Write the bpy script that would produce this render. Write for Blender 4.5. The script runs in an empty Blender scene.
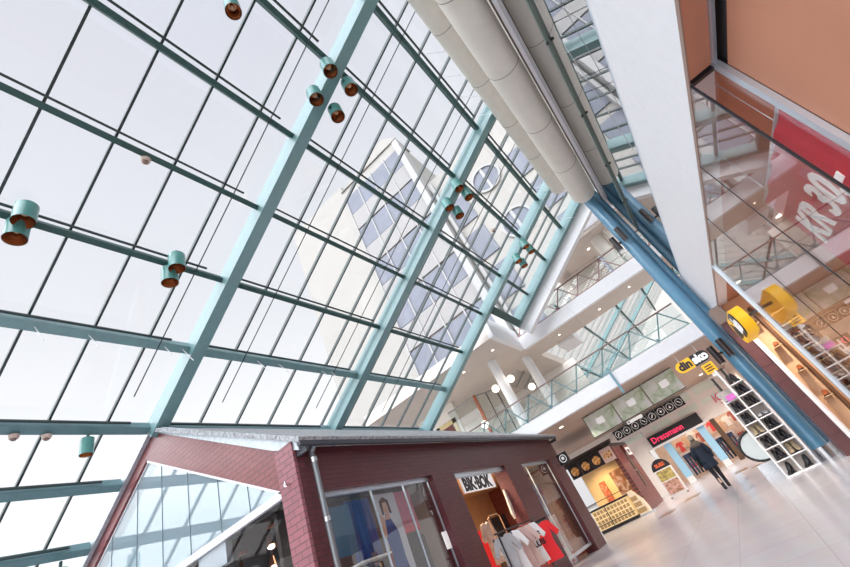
import bpy, math, random
from mathutils import Vector, Matrix
random.seed(7)
PI = math.pi
S = bpy.context.scene
COL = S.collection
H = 1.2

# ------------------------------------------------------------------ camera
F = 410.55
right = Vector((0.727, 0.578, -0.371)); down = Vector((-0.604, 0.281, -0.746)); fwd = Vector((-0.327, 0.766, 0.553))
fwd.normalize(); right = (right - fwd * right.dot(fwd)).normalized(); down = fwd.cross(right)
cam = bpy.data.cameras.new('camera'); co = bpy.data.objects.new('camera', cam); COL.objects.link(co)
up = -down; back = -fwd
M3 = Matrix((right, up, back)).transposed()
co.matrix_world = Matrix.Translation((0, 0, H)) @ M3.to_4x4()
cam.sensor_width = 36.0; cam.lens = F / 850 * 36.0; cam.clip_end = 500
S.camera = co

# ------------------------------------------------------------------ materials
MATS = {}
def nt(name):
    m = bpy.data.materials.new(name); m.use_nodes = True
    t = m.node_tree; b = t.nodes['Principled BSDF']
    return m, t, b
def mat(name, col, rough=0.5, metal=0.0, noise=0.0, nscale=8.0, emit=0.0, ecol=None, coat=0.0, bump=0.0):
    if name in MATS: return MATS[name]
    m, t, b = nt(name)
    b.inputs['Base Color'].default_value = (*col, 1); b.inputs['Roughness'].default_value = rough
    b.inputs['Metallic'].default_value = metal
    b.inputs['Coat Weight'].default_value = coat
    tc = t.nodes.new('ShaderNodeTexCoord'); nz = t.nodes.new('ShaderNodeTexNoise')
    nz.inputs['Scale'].default_value = nscale; nz.inputs['Detail'].default_value = 4
    t.links.new(tc.outputs['Object'], nz.inputs['Vector'])
    if noise > 0:
        r = t.nodes.new('ShaderNodeValToRGB')
        r.color_ramp.elements[0].position = .3; r.color_ramp.elements[1].position = .7
        r.color_ramp.elements[0].color = (*[c * (1 - noise) for c in col], 1)
        r.color_ramp.elements[1].color = (*[min(1, c * (1 + noise)) for c in col], 1)
        t.links.new(nz.outputs['Fac'], r.inputs['Fac']); t.links.new(r.outputs['Color'], b.inputs['Base Color'])
    if bump > 0:
        bp = t.nodes.new('ShaderNodeBump'); bp.inputs['Strength'].default_value = bump; bp.inputs['Distance'].default_value = .01
        t.links.new(nz.outputs['Fac'], bp.inputs['Height']); t.links.new(bp.outputs['Normal'], b.inputs['Normal'])
    if emit > 0:
        b.inputs['Emission Color'].default_value = (*(ecol or col), 1); b.inputs['Emission Strength'].default_value = emit
    MATS[name] = m
    return m
def glass(name, tint=(.95, .97, .97), f0=.06, rough=0.0, haze=0.0, haze_col=(.75, .88, .95)):
    m = bpy.data.materials.new(name); m.use_nodes = True; t = m.node_tree; t.nodes.clear()
    o = t.nodes.new('ShaderNodeOutputMaterial'); mx = t.nodes.new('ShaderNodeMixShader')
    tr = t.nodes.new('ShaderNodeBsdfTransparent'); gl = t.nodes.new('ShaderNodeBsdfGlossy')
    tr.inputs['Color'].default_value = (*tint, 1); gl.inputs['Roughness'].default_value = rough
    lw = t.nodes.new('ShaderNodeLayerWeight'); lw.inputs['Blend'].default_value = .5
    p = t.nodes.new('ShaderNodeMath'); p.operation = 'POWER'; p.inputs[1].default_value = 4.6
    a = t.nodes.new('ShaderNodeMath'); a.operation = 'MULTIPLY_ADD'; a.inputs[1].default_value = 1 - f0; a.inputs[2].default_value = f0
    t.links.new(lw.outputs['Facing'], p.inputs[0]); t.links.new(p.outputs[0], a.inputs[0]); t.links.new(a.outputs[0], mx.inputs['Fac'])
    first = tr.outputs[0]
    if haze > 0:      # pale diffuse haze mixed into the pane, washing out the view through it
        df = t.nodes.new('ShaderNodeBsdfDiffuse'); tl = t.nodes.new('ShaderNodeBsdfTranslucent'); m1 = t.nodes.new('ShaderNodeMixShader'); m2 = t.nodes.new('ShaderNodeMixShader')
        df.inputs['Color'].default_value = (*haze_col, 1); tl.inputs['Color'].default_value = (*haze_col, 1); m2.inputs['Fac'].default_value = haze
        t.links.new(df.outputs[0], m1.inputs[1]); t.links.new(tl.outputs[0], m1.inputs[2])
        t.links.new(tr.outputs[0], m2.inputs[1]); t.links.new(m1.outputs[0], m2.inputs[2]); first = m2.outputs[0]
    t.links.new(first, mx.inputs[1]); t.links.new(gl.outputs[0], mx.inputs[2]); t.links.new(mx.outputs[0], o.inputs['Surface'])
    MATS[name] = m
    return m
def brick(name, axis, c1, c2, mortar, bw=.24, bh=.085, rough=.35, coat=.3):
    m, t, b = nt(name)
    tc = t.nodes.new('ShaderNodeTexCoord'); sp = t.nodes.new('ShaderNodeSeparateXYZ'); cb = t.nodes.new('ShaderNodeCombineXYZ')
    t.links.new(tc.outputs['Object'], sp.inputs[0])
    t.links.new(sp.outputs[axis], cb.inputs['X']); t.links.new(sp.outputs['Z'], cb.inputs['Y'])
    br = t.nodes.new('ShaderNodeTexBrick')
    br.inputs['Scale'].default_value = 1; br.inputs['Brick Width'].default_value = bw; br.inputs['Row Height'].default_value = bh
    br.inputs['Mortar Size'].default_value = .007; br.inputs['Mortar Smooth'].default_value = .2
    br.inputs['Color1'].default_value = (*c1, 1); br.inputs['Color2'].default_value = (*c2, 1); br.inputs['Mortar'].default_value = (*mortar, 1)
    t.links.new(cb.outputs[0], br.inputs['Vector']); t.links.new(br.outputs['Color'], b.inputs['Base Color'])
    bp = t.nodes.new('ShaderNodeBump'); bp.inputs['Strength'].default_value = .7; bp.inputs['Distance'].default_value = .01; bp.invert = True
    t.links.new(br.outputs['Fac'], bp.inputs['Height']); t.links.new(bp.outputs['Normal'], b.inputs['Normal'])
    b.inputs['Roughness'].default_value = rough; b.inputs['Coat Weight'].default_value = coat; b.inputs['Coat Roughness'].default_value = .3
    MATS[name] = m
    return m
def floor_mat():
    m, t, b = nt('floor_stone')
    tc = t.nodes.new('ShaderNodeTexCoord'); br = t.nodes.new('ShaderNodeTexBrick')
    br.offset = 0; br.inputs['Scale'].default_value = 1; br.inputs['Brick Width'].default_value = .9; br.inputs['Row Height'].default_value = .9
    br.inputs['Mortar Size'].default_value = .006
    br.inputs['Color1'].default_value = (.64, .62, .655, 1); br.inputs['Color2'].default_value = (.60, .58, .62, 1); br.inputs['Mortar'].default_value = (.52, .50, .52, 1)
    nz = t.nodes.new('ShaderNodeTexNoise'); nz.inputs['Scale'].default_value = 3; nz.inputs['Detail'].default_value = 6
    t.links.new(tc.outputs['Object'], br.inputs['Vector']); t.links.new(tc.outputs['Object'], nz.inputs['Vector'])
    mx = t.nodes.new('ShaderNodeMixRGB'); mx.blend_type = 'MULTIPLY'; mx.inputs['Fac'].default_value = .15
    t.links.new(br.outputs['Color'], mx.inputs[1]); t.links.new(nz.outputs['Color'], mx.inputs[2]); t.links.new(mx.outputs[0], b.inputs['Base Color'])
    b.inputs['Roughness'].default_value = .23; b.inputs['Specular IOR Level'].default_value = .6
    return m
def poster_mat(name, cols, scale=3.0):
    m, t, b = nt(name)
    tc = t.nodes.new('ShaderNodeTexCoord'); nz = t.nodes.new('ShaderNodeTexNoise'); r = t.nodes.new('ShaderNodeValToRGB')
    nz.inputs['Scale'].default_value = scale; nz.inputs['Detail'].default_value = 3; nz.inputs['Distortion'].default_value = .6
    t.links.new(tc.outputs['Object'], nz.inputs['Vector']); t.links.new(nz.outputs['Fac'], r.inputs['Fac']); t.links.new(r.outputs['Color'], b.inputs['Base Color'])
    e = r.color_ramp.elements
    n = len(cols)
    for i, c in enumerate(cols):
        p = .3 + .4 * i / (n - 1)
        if i == 0: e[0].position = p; e[0].color = (*c, 1)
        elif i == n - 1: e[-1].position = p; e[-1].color = (*c, 1)
        else:
            q = e.new(p); q.color = (*c, 1)
    b.inputs['Roughness'].default_value = .45
    MATS[name] = m
    return m
teal = mat('teal_paint', (.165, .30, .315), .4, noise=.04, coat=.3)
teald = mat('dark_green_paint', (.030, .085, .080), .55, noise=.08)
tealg = mat('grey_teal_paint', (.12, .23, .25), .4, noise=.05)
teall = mat('lamp_teal_paint', (.09, .30, .28), .3, noise=.03, coat=.3)
tealm = mat('teal_rail_paint', (.12, .24, .26), .35)
bar_m = mat('black_glazing_bar', (.025, .045, .045), .4)
white = mat('white_paint', (.82, .83, .86), .5, noise=.02)
warmw = mat('warm_white_paint', (.80, .77, .72), .55, noise=.03)
ceilm = mat('soffit_beige', (.62, .55, .50), .6, noise=.03, nscale=2)
soffb = mat('soffit_brown', (.46, .34, .27), .6, noise=.04, nscale=2)
ductm = mat('duct_beige', (.80, .765, .69), .42, noise=.03, nscale=3)
seam = mat('duct_seam', (.25, .22, .18), .5)
gold = mat('gold_reflector', (.55, .28, .14), .25, .9)
black = mat('black_plastic', (.012, .012, .014), .35)
dark = mat('dark_metal', (.05, .05, .055), .35, .6)
brownm = mat('brown_metal', (.14, .07, .06), .4)
steel = mat('steel', (.55, .57, .6), .25, .9, noise=.05)
alu = mat('aluminium', (.62, .70, .78), .3, .6)
bluec = mat('blue_steel_paint', (.10, .27, .42), .22, noise=.04, coat=.5)
terra = mat('terracotta_paint', (.52, .235, .145), .6, noise=.05, nscale=1.2)
peach = mat('peach_paint', (.75, .46, .24), .6, noise=.05, nscale=2)
slate = mat('slate_roof', (.33, .35, .37), .6, noise=.5, nscale=14, bump=.6)
flash = mat('lead_flashing', (.50, .56, .60), .35, .5, noise=.12)
gutterm = mat('gutter_dark', (.06, .065, .08), .45)
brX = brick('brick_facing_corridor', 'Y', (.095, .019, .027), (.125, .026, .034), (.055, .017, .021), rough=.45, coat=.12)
brY = brick('brick_facing_viewer', 'X', (.19, .045, .05), (.23, .06, .06), (.08, .025, .03), bw=.26, bh=.10)  # corridor brick again, with the gable's stronger light put into the colour
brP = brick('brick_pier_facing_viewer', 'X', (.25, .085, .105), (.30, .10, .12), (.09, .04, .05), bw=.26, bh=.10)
brK = brick('brick_kiosk', 'Y', (.20, .04, .03), (.25, .055, .04), (.08, .03, .03))
maroon = mat('maroon_panel', (.10, .04, .045), .35, noise=.1, coat=.2)
gl_roof = glass('roof_glass', (.955, .96, .965), .03)
gl_gable = glass('gable_glass', (.84, .94, .98), .15, haze=.38)
gl_shop = glass('shop_glass', (.93, .93, .93), .05)
gl_low = glass('clear_glass', (.93, .93, .93), .01)
gl_front = glass('shopfront_glass', (.93, .93, .93), .17)
gl_mir = glass('balustrade_glass', (.6, .62, .62), .68)
gl_rail = glass('railing_glass', (.93, .96, .96), .05)
red = mat('red_fabric', (.62, .015, .05), .7, noise=.05)
redb = mat('bright_red_fabric', (.80, .02, .03), .6)
whitef = mat('white_fabric', (.80, .80, .82), .8, noise=.04)
greyf = mat('grey_fabric', (.38, .38, .40), .85, noise=.1)
pinkf = mat('dusty_pink_fabric', (.55, .38, .36), .85, noise=.06)
navy = mat('navy_cloth', (.007, .015, .031), .75, noise=.25, nscale=30)
bluef = mat('blue_fabric', (.02, .06, .26), .75, noise=.2)
denim = mat('denim', (.035, .055, .11), .85, noise=.3, nscale=25)
skin = mat('skin', (.62, .38, .28), .5)
fur = mat('fur_trim', (.13, .10, .08), .9, noise=.5, nscale=60, bump=1)
knit = mat('knit_hat', (.42, .33, .25), .9, noise=.2, nscale=60)
leatherb = mat('brown_leather', (.30, .075, .02), .4, noise=.15)
leatherk = mat('black_leather', (.012, .012, .016), .35)
leathert = mat('tan_suede', (.38, .30, .20), .8, noise=.1)
shelfw = mat('white_shelf', (.86, .87, .88), .4)
yellow = mat('sign_yellow', (.85, .47, .01), .4, emit=.25, ecol=(.85, .47, .01))
signw = mat('sign_white', (.88, .88, .88), .4, emit=.25, ecol=(.9, .9, .9))
signk = mat('sign_black', (.012, .012, .018), .35)
pinkl = mat('pink_neon', (.85, .03, .12), .4, emit=.55, ecol=(1, .05, .16))
lampw = mat('lamp_glow', (1, .9, .75), .5, emit=4, ecol=(1, .86, .66))
globem = mat('globe_glow', (1, .95, .85), .5, emit=1.6, ecol=(1, .93, .8))
palegreen = mat('pale_green_glass', (.80, .90, .85), .2)
cream = mat('cream_wall', (.80, .70, .62), .6, noise=.03)
skyblue = mat('sky_blue_panel', (.32, .58, .80), .4)
wood = mat('red_wood', (.33, .10, .045), .4, noise=.15)
tower_w = mat('tower_render', (.34, .33, .31), .7, noise=.03, nscale=.4)
tower_s = mat('tower_spandrel', (.28, .275, .275), .6, noise=.03)
tower_p = mat('tower_pale', (.36, .36, .36), .6)
tower_g = mat('tower_window', (.155, .17, .215), .6, noise=.12, nscale=.6)
warmcase = mat('warm_glass_case', (.85, .66, .36), .35, emit=.25, ecol=(1, .75, .4))
chrome = mat('chrome', (.7, .7, .72), .12, 1)

# ------------------------------------------------------------------ mesh builder
class MB:
    def __init__(s): s.v = []; s.f = []
    def add(s, vs, fs):
        n = len(s.v); s.v += [Vector(v) for v in vs]; s.f += [[i + n for i in f] for f in fs]; return s
    def box(s, a, b):
        x0, y0, z0 = [min(p, q) for p, q in zip(a, b)]; x1, y1, z1 = [max(p, q) for p, q in zip(a, b)]
        return s.add([(x0,y0,z0),(x1,y0,z0),(x1,y1,z0),(x0,y1,z0),(x0,y0,z1),(x1,y0,z1),(x1,y1,z1),(x0,y1,z1)],
              [(0,3,2,1),(4,5,6,7),(0,1,5,4),(1,2,6,5),(2,3,7,6),(3,0,4,7)])
    def bar(s, p, q, w, h, upv=(0,0,1)):
        p = Vector(p); q = Vector(q); d = (q - p).normalized(); u = Vector(upv); r = d.cross(u)
        if r.length < 1e-4: r = d.cross(Vector((1,0,0)))
        r.normalize(); u = r.cross(d); r *= w / 2; u *= h / 2
        return s.add([p-r-u, p+r-u, p+r+u, p-r+u, q-r-u, q+r-u, q+r+u, q-r+u],
              [(0,1,2,3),(7,6,5,4),(0,4,5,1),(1,5,6,2),(2,6,7,3),(3,7,4,0)])
    def cyl(s, p, q, r, r2=None, n=16, caps=True, cap2=True):
        p = Vector(p); q = Vector(q); d = (q - p).normalized(); a = d.orthogonal().normalized(); b = d.cross(a)
        r2 = r if r2 is None else r2
        vs = [p + (a*math.cos(2*PI*i/n) + b*math.sin(2*PI*i/n))*r for i in range(n)] + [q + (a*math.cos(2*PI*i/n) + b*math.sin(2*PI*i/n))*r2 for i in range(n)]
        fs = [(i, (i+1)%n, n+(i+1)%n, n+i) for i in range(n)]
        if caps: fs.append(tuple(range(n))[::-1])
        if caps and cap2: fs.append(tuple(range(n, 2*n)))
        return s.add(vs, fs)
    def path(s, pts, r, n=8):
        for a, b in zip(pts[:-1], pts[1:]): s.cyl(a, b, r, n=n)
        return s
    def sphere(s, c, r, sc=(1,1,1), n=16, m=10):
        vs = []; fs = []
        for j in range(m+1):
            t = PI*j/m
            for i in range(n):
                vs.append((c[0]+r*sc[0]*math.sin(t)*math.cos(2*PI*i/n), c[1]+r*sc[1]*math.sin(t)*math.sin(2*PI*i/n), c[2]+r*sc[2]*math.cos(t)))
        for j in range(m):
            for i in range(n): fs.append((j*n+i, (j+1)*n+i, (j+1)*n+(i+1)%n, j*n+(i+1)%n))
        return s.add(vs, fs)
    def prism(s, poly, ext):
        e = Vector(ext); n = len(poly); vs = [Vector(p) for p in poly]; vs += [v + e for v in vs]
        return s.add(vs, [tuple(range(n))[::-1], tuple(range(n, 2*n))] + [(i, (i+1)%n, n+(i+1)%n, n+i) for i in range(n)])
    def loft(s, rings, cap=True):
        n = len(rings[0]); vs = [v for r in rings for v in r]; fs = []
        for k in range(len(rings)-1):
            for i in range(n): fs.append((k*n+i, k*n+(i+1)%n, (k+1)*n+(i+1)%n, (k+1)*n+i))
        if cap: fs += [tuple(range(n))[::-1], tuple(range((len(rings)-1)*n, len(rings)*n))]
        return s.add(vs, fs)
    def build(s, name, m, parent=None, label=None, cat=None, group=None, kind=None, sharp=35):
        if parent is not None: o0 = wloc(parent)
        else:
            xs = [v.x for v in s.v]; ys = [v.y for v in s.v]; zs = [v.z for v in s.v]
            o0 = Vector(((min(xs)+max(xs))/2, (min(ys)+max(ys))/2, min(zs)))
            if kind == 'structure': o0 = Vector((0,0,0))
        me = bpy.data.meshes.new(name); me.from_pydata([v - o0 for v in s.v], [], s.f)
        import bmesh
        bm = bmesh.new(); bm.from_mesh(me); bmesh.ops.recalc_face_normals(bm, faces=bm.faces); bm.to_mesh(me); bm.free()
        me.polygons.foreach_set('use_smooth', [True]*len(me.polygons)); me.set_sharp_from_angle(angle=math.radians(sharp))
        me.materials.append(m)
        o = bpy.data.objects.new(name, me); COL.objects.link(o)
        if parent is not None: o.parent = parent
        else: o.location = o0
        tag(o, label, cat, group, kind)
        return o
def wloc(o):
    l = Vector(o.location)
    while o.parent: o = o.parent; l += Vector(o.location)
    return l
def tag(o, label=None, cat=None, group=None, kind=None):
    if label: o['label'] = label
    if cat: o['category'] = cat
    if group: o['group'] = group
    if kind: o['kind'] = kind
    return o
def thing(name, label, cat, loc, group=None, kind=None):
    o = bpy.data.objects.new(name, None); o.empty_display_size = .1; COL.objects.link(o); o.location = loc
    return tag(o, label, cat, group, kind)
def copy_tree(o, parent=None):
    c = o.copy(); COL.objects.link(c)
    if parent is not None: c.parent = parent
    for ch in list(o.children): copy_tree(ch, c)
    return c
def text(name, body, org, rdir, udir, size, m, parent, depth=.01, align='LEFT', xs=1.0, bold=0.0, shear=0.0):
    cu = bpy.data.curves.new(name, 'FONT'); cu.body = body; cu.size = size; cu.extrude = depth; cu.align_x = align; cu.offset = bold; cu.shear = shear; cu.resolution_u = 3
    t = bpy.data.objects.new(name, cu); COL.objects.link(t)
    bpy.context.view_layer.update()
    me = bpy.data.meshes.new_from_object(t.evaluated_get(bpy.context.evaluated_depsgraph_get()))
    bpy.data.objects.remove(t); bpy.data.curves.remove(cu)
    r = Vector(rdir).normalized(); u = Vector(udir).normalized(); n = r.cross(u)
    R = Matrix((r*xs, u, n)).transposed().to_4x4()
    off = wloc(parent) if parent else Vector((0,0,0))
    me.transform(Matrix.Translation(Vector(org) - off) @ R); me.name = name
    me.materials.clear(); me.materials.append(m)
    o = bpy.data.objects.new(name, me); COL.objects.link(o)
    if parent: o.parent = parent
    return o
def area_light(name, loc, size, energy, col=(1,1,1), rot=(0,0,0), sy=None):
    l = bpy.data.lights.new(name, 'AREA'); l.energy = energy; l.color = col; l.size = size
    if sy: l.shape = 'RECTANGLE'; l.size_y = sy
    o = bpy.data.objects.new(name, l); o.location = loc; o.rotation_euler = rot; COL.objects.link(o); return o
def spot(name, loc, energy, col=(1,.85,.65), r=.08):
    l = bpy.data.lights.new(name, 'SPOT'); l.energy = energy; l.color = col; l.shadow_soft_size = r; l.spot_size = 2.5; l.spot_blend = .7
    o = bpy.data.objects.new(name, l); o.location = loc; COL.objects.link(o); return o

# ------------------------------------------------------------------ glass roof
SL = math.radians(30); TV = Vector((math.cos(SL), 0, math.sin(SL))); NV = Vector((-math.sin(SL), 0, math.cos(SL)))
def RP(u, y, d=0.0):      # point on the roof: u along the slope, d below the glass
    return Vector((-10.5, y, 6.7)) + TV*u - NV*d
roof = thing('ceiling', None, None, (0,0,0), kind='structure')
RAFT = [-12.35, -6.6, -0.85, 4.9, 10.65, 16.35]
Y0R, Y1R = -13.0, 16.5
UB, UT = -9.0, 15.0
for y in RAFT:
    MB().bar(RP(UB if y < 4 else .08, y, .27), RP(UT, y, .27), .30, .46, NV).build('rafter', teal, roof)
MB().bar(RP(6.3, 19.6, .27), RP(UT, 19.6, .27), .30, .46, NV).build('rafter', teal, roof)
PU = [-6.6, -4.9, -3.15, -1.42, .12, 2.3, 4.16, 6.12, 8.05, 10.05, 11.9, 13.8]
for k, u in enumerate(PU):
    big = u < .5 or abs(u-2.3) < .1
    for a, b in zip([Y0R]+RAFT, RAFT+[None]):
        if b is None: continue
        a2 = a + (.15 if a > Y0R else 0); b2 = b - .15
        if b2 - a2 < .5: continue
        MB().bar(RP(u, a2, .16 if not big else .2), RP(u, b2, .16 if not big else .2), .12 if not big else .2, .18 if not big else .2, NV).build('purlin', teald if not big else (teal if u > 1 else tealg), roof)
        MB().bar(RP(u+.17, a2+.1, .24), RP(u+.17, b2-.45, .24), .045, .045, NV).build('blind_rail', bar_m, roof)
for u in PU:
    if u > 7: MB().bar(RP(u, 16.5, .16), RP(u, 19.45, .16), .12, .18, NV).build('purlin', teald, roof)
MB().bar(RP(6.5, 16.5, .3), RP(6.5, 19.45, .3), .35, .55, NV).build('purlin', teald, roof)
ys = [-12.0 + .0] ; y = .73 - 1.06*12
bars = []
while y < 16.3:
    if min(abs(y-r) for r in RAFT) > .2: bars.append(y)
    y += 1.06
for y in bars: MB().bar(RP(UB, y, .03), RP(UT, y, .03), .045, .09, NV).build('glazing_bar', bar_m, roof)
for y in (17.2, 17.95, 18.7): MB().bar(RP(6.6, y, .03), RP(UT, y, .03), .045, .09, NV).build('glazing_bar', bar_m, roof)
for y in (4.08, 6.2, 9.42, 11.95, 12.7, 15.2): MB().cyl(RP(1.0, y, .30), RP(UT, y, .30), .014, n=6).build('blind_guide', bar_m, roof)
MB().prism([RP(UB, Y0R), RP(UT, Y0R), RP(UT, Y1R), RP(UB, Y1R)], NV*.02).build('roof_glass', gl_roof, roof)
MB().prism([RP(6.4, 16.5), RP(UT, 16.5), RP(UT, 19.9), RP(6.4, 19.9)], NV*.02).build('roof_glass', gl_roof, roof)
# little white blind hooks along two of the purlins
for y in (1.9, 2.75, 4.2, 4.6, 6.6, 7.3, 8.9, 9.3):
    p = RP(2.3, y, .3); MB().cyl(p, p + Vector((.25, .1, -.45)), .010, n=6).build('blind_hook', white, roof)
for y in (7.2, 8.2, 9.2, 10.2, 15.6, 16.0, 19.0):
    p = RP(12.2, y, .2); MB().cyl(p, p + Vector((.7, .5, -.25)), .010, n=6).build('blind_hook', white, roof)
# further glass roof beyond the bridges
roof2 = thing('ceiling', None, None, (0,0,0), kind='structure')
for y in (34.8, 40.0):
    MB().bar(RP(3, y, .2), RP(18, y, .2), .36, .26, NV).build('rafter', teal, roof2)
for u in (5.6, 8.4, 11.2, 14.0, 16.8): MB().bar(RP(u, 23.2, .2), RP(u, 46, .2), .12, .16, NV).build('purlin', teald, roof2)
for k in range(18):
    y = 23.9 + k*1.25; MB().bar(RP(3, y, .03), RP(18, y, .03), .03, .05, NV).build('glazing_bar', mat('grey_bar', (.2, .24, .24), .5), roof2)
MB().prism([RP(3, 23.0), RP(18, 23.0), RP(18, 46), RP(3, 46)], NV*.02).build('roof_glass', gl_low, roof2)

# ------------------------------------------------------------------ cylinder lamps under the roof
def lamp_shape(r, h):
    b = MB().cyl((0,0,0), (0,0,h), r, n=24, caps=False)
    n0 = len(b.v)
    b.cyl((0,0,h), (0,0,h+.01), r, r*.85, n=24)
    return b
def make_lamp(label, loc, group, r=.17, h=.36, bracket=None):
    t = thing('cylinder_lamp', label, 'lamp', (0,0,0), group)
    lamp_shape(r, h).build('lamp_housing', teall, t)
    rf = MB().cyl((0,0,.004), (0,0,h*.72), r*.96, r*.5, n=24, caps=False).cyl((0,0,h*.72), (0,0,h*.74), r*.5, n=24).build('reflector', gold, t, 'copper coloured inside')
    MB().sphere((0,0,h*.55), r*.33, n=12, m=8).build('bulb', mat('dull_bulb', (.55, .38, .25), .2), rf)
    if bracket is not None: MB().bar((0,0,h*.6), Vector(bracket)+Vector((0,0,h*.6)), .05, .06).build('bracket', teald, t)
    t.location = loc
    return t
def cluster(y, u, where, g):
    for (dy, du, pos) in ((-.33, .45, 'upper near'), (.33, .45, 'upper far'), (-.33, -.27, 'lower near'), (.33, -.27, 'lower far')):
        p = RP(u+du, y+dy, .62) - Vector((0,0,.28))
        make_lamp('teal cylinder lamp, %s of four around the %s' % (pos, where), p, g, bracket=(0, -dy*.6, .0))
cluster(4.9, 9.35, 'nearest roof rafter', 'lamps on the nearest rafter')
cluster(10.65, 9.3, 'second roof rafter', 'lamps on the second rafter')
cluster(16.35, 9.35, 'third roof rafter', 'lamps on the third rafter')
for y, pos, lab in ((1.08, (4.42, 4.10), 'at the left edge of the photo'), (3.55, (4.40, 4.06), 'left of the nearest rafter')):
    for u, w in zip(pos, ('upper', 'lower')):
        p = RP(u, y, .40) - Vector((0,0,.34))
        make_lamp('teal cylinder lamp, %s one of the pair %s' % (w, lab), p, 'paired lamps on a purlin', r=.165, h=.38, bracket=(-.0, .0, .3))
make_lamp('teal cylinder lamp hanging alone above the brick gable', RP(.05, 3.55, .3) - Vector((0,0,.48)), None, r=.125, h=.36, bracket=(0,0,.22))
make_lamp('teal cylinder lamp at the bottom left corner of the photo', RP(-3.2, 4.2, .4) - Vector((0,0,.5)), None, r=.14, h=.36, bracket=(0,0,.3))
make_lamp('round lamp seen end on at the top edge between two rafters', RP(9.5, 2.42, .4) - Vector((0,0,.4)), None, r=.15, h=.34, bracket=(0,0,.3))
def detector(p, lab):
    t = thing('smoke_detector', lab, 'smoke detector', p)
    MB().cyl(p, Vector(p)+Vector((0,0,.07)), .07, .09).build('body', mat('detector_plastic', (.60, .48, .42), .5), t)
    MB().cyl(Vector(p)-Vector((0,0,.03)), p, .04, .05).build('sensor', mat('detector_sensor', (.22, .15, .12), .5), t)
for (u, y, lab) in ((6.0, 2.3, 'small round detector on a purlin left of the nearest rafter'), (.0, 1.95, 'small round detector at the left edge on the lowest wide purlin'),
                    (.0, 2.35, 'small round detector on the wide purlin, middle of the three there'), (.0, 2.85, 'small round detector nearest the hanging lamp on the wide purlin'),
                    (9.4, 13.9, 'small dark ball detector beside the third rafter')):
    detector(RP(u, y, .40), lab)

# ------------------------------------------------------------------ tower outside
tw = thing('tower_building', 'pale office tower with blue window bands seen through the roof', 'building', (-14, 30, 0))
MB().box((-27, 30.2, 0), (-17.4, 44, 42.5)).box((-17.4, 30.2, 0), (-8.2, 44, 41.3)).build('wall', tower_w, tw)
MB().box((-8.2, 31, 0), (4, 44, 33)).build('stair_wing', tower_w, tw)
for k in range(7):
    z = 39.8 - k*5.6
    if z < 6: break
    MB().box((-17.3, 30.05, z-2.9), (-8.4, 30.2, z-.1)).build('window_band', tower_g, tw)
    MB().box((-17.3, 30.0, z-5.5), (-8.4, 30.2, z-3.0)).build('spandrel', tower_s, tw)
for k in range(4):
    z = 28.4 - k*4.4
    MB().box((-7.3, 30.85, z-3.2), (-5.2, 31, z)).build('window_band', tower_g, tw)
    MB().box((.1, 30.85, z-3.2), (1.9, 31, z)).build('window_band', tower_g, tw)
for i in range(5):
    x = -17.3 + i*2.22; MB().box((x-.06, 29.9, 3), (x+.06, 30.05, 40)).build('facade_rib', tower_p, tw)
MB().box((-8.6, 29.6, 3), (-7.9, 31, 40.6)).box((-7.6, 30.3, 3), (-7.3, 31, 32)).build('corner_pilaster', tower_p, tw)
for (x, z) in ((-2.55, 28.0), (-2.55, 21.8)):
    MB().cyl((x, 30.95, z), (x, 31.05, z), 1.35, n=32).build('porthole', tower_g, tw)
    w = MB(); n = 32
    for i in range(n):
        a = 2*PI*i/n; b = 2*PI*(i+1)/n
        w.bar((x+1.45*math.cos(a), 30.9, z+1.45*math.sin(a)), (x+1.45*math.cos(b), 30.9, z+1.45*math.sin(b)), .22, .2, (0,1,0))
    w.box((x-.14, 30.85, z-1.4), (x+.14, 30.95, z+1.4)).build('porthole_frame', tower_p, tw)
MB().prism([(-17.6, 30, 41.3), (-8, 30, 41.3), (-9.5, 30, 43.0)], (0, 3, 0)).build('parapet', tower_w, tw)

tw.location = (-14*1.75, 30*1.75, 0); tw.scale = (1.75, 1.75, 1.75)
# ------------------------------------------------------------------ floor
MB().box((-16, -8, -.1), (8, 34, 0)).build('floor', floor_mat(), kind='structure')
inl = mat('floor_inlay', (.30, .20, .15), .3, noise=.1)
for i, (x, y, w, d) in enumerate(((-2.9, 19.6, .55, 1.2), (-.95, 21.5, .5, 1.3), (-1.9, 16.0, .4, .0), (-.3, 20.5, .4, .9), (.2, 21.6, .35, .9), (-3.6, 17.6, .5, 1.1))):
    if d: MB().box((x, y, .0), (x+w, y+d, .004)).build('floor_inlay', inl, kind='structure')

# ------------------------------------------------------------------ brick shop house (left)
XF = -5.63; YC = 4.89; YE = 17.45; EV = 3.84
fb = MB()
HD = 3.08
for (a, b) in ((YC, 5.32), (8.55, 9.5), (12.4, 13.66), (16.35, YE)): fb.box((XF-.42, a, 0), (XF, b, HD))
fb.box((XF-.42, YC, HD), (XF, YE, EV))
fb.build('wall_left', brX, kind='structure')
MB().box((XF-.46, YC-.06, 0), (XF+.0, YC+.0, EV+.1)).build('wall_left', brP, kind='structure')
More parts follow.
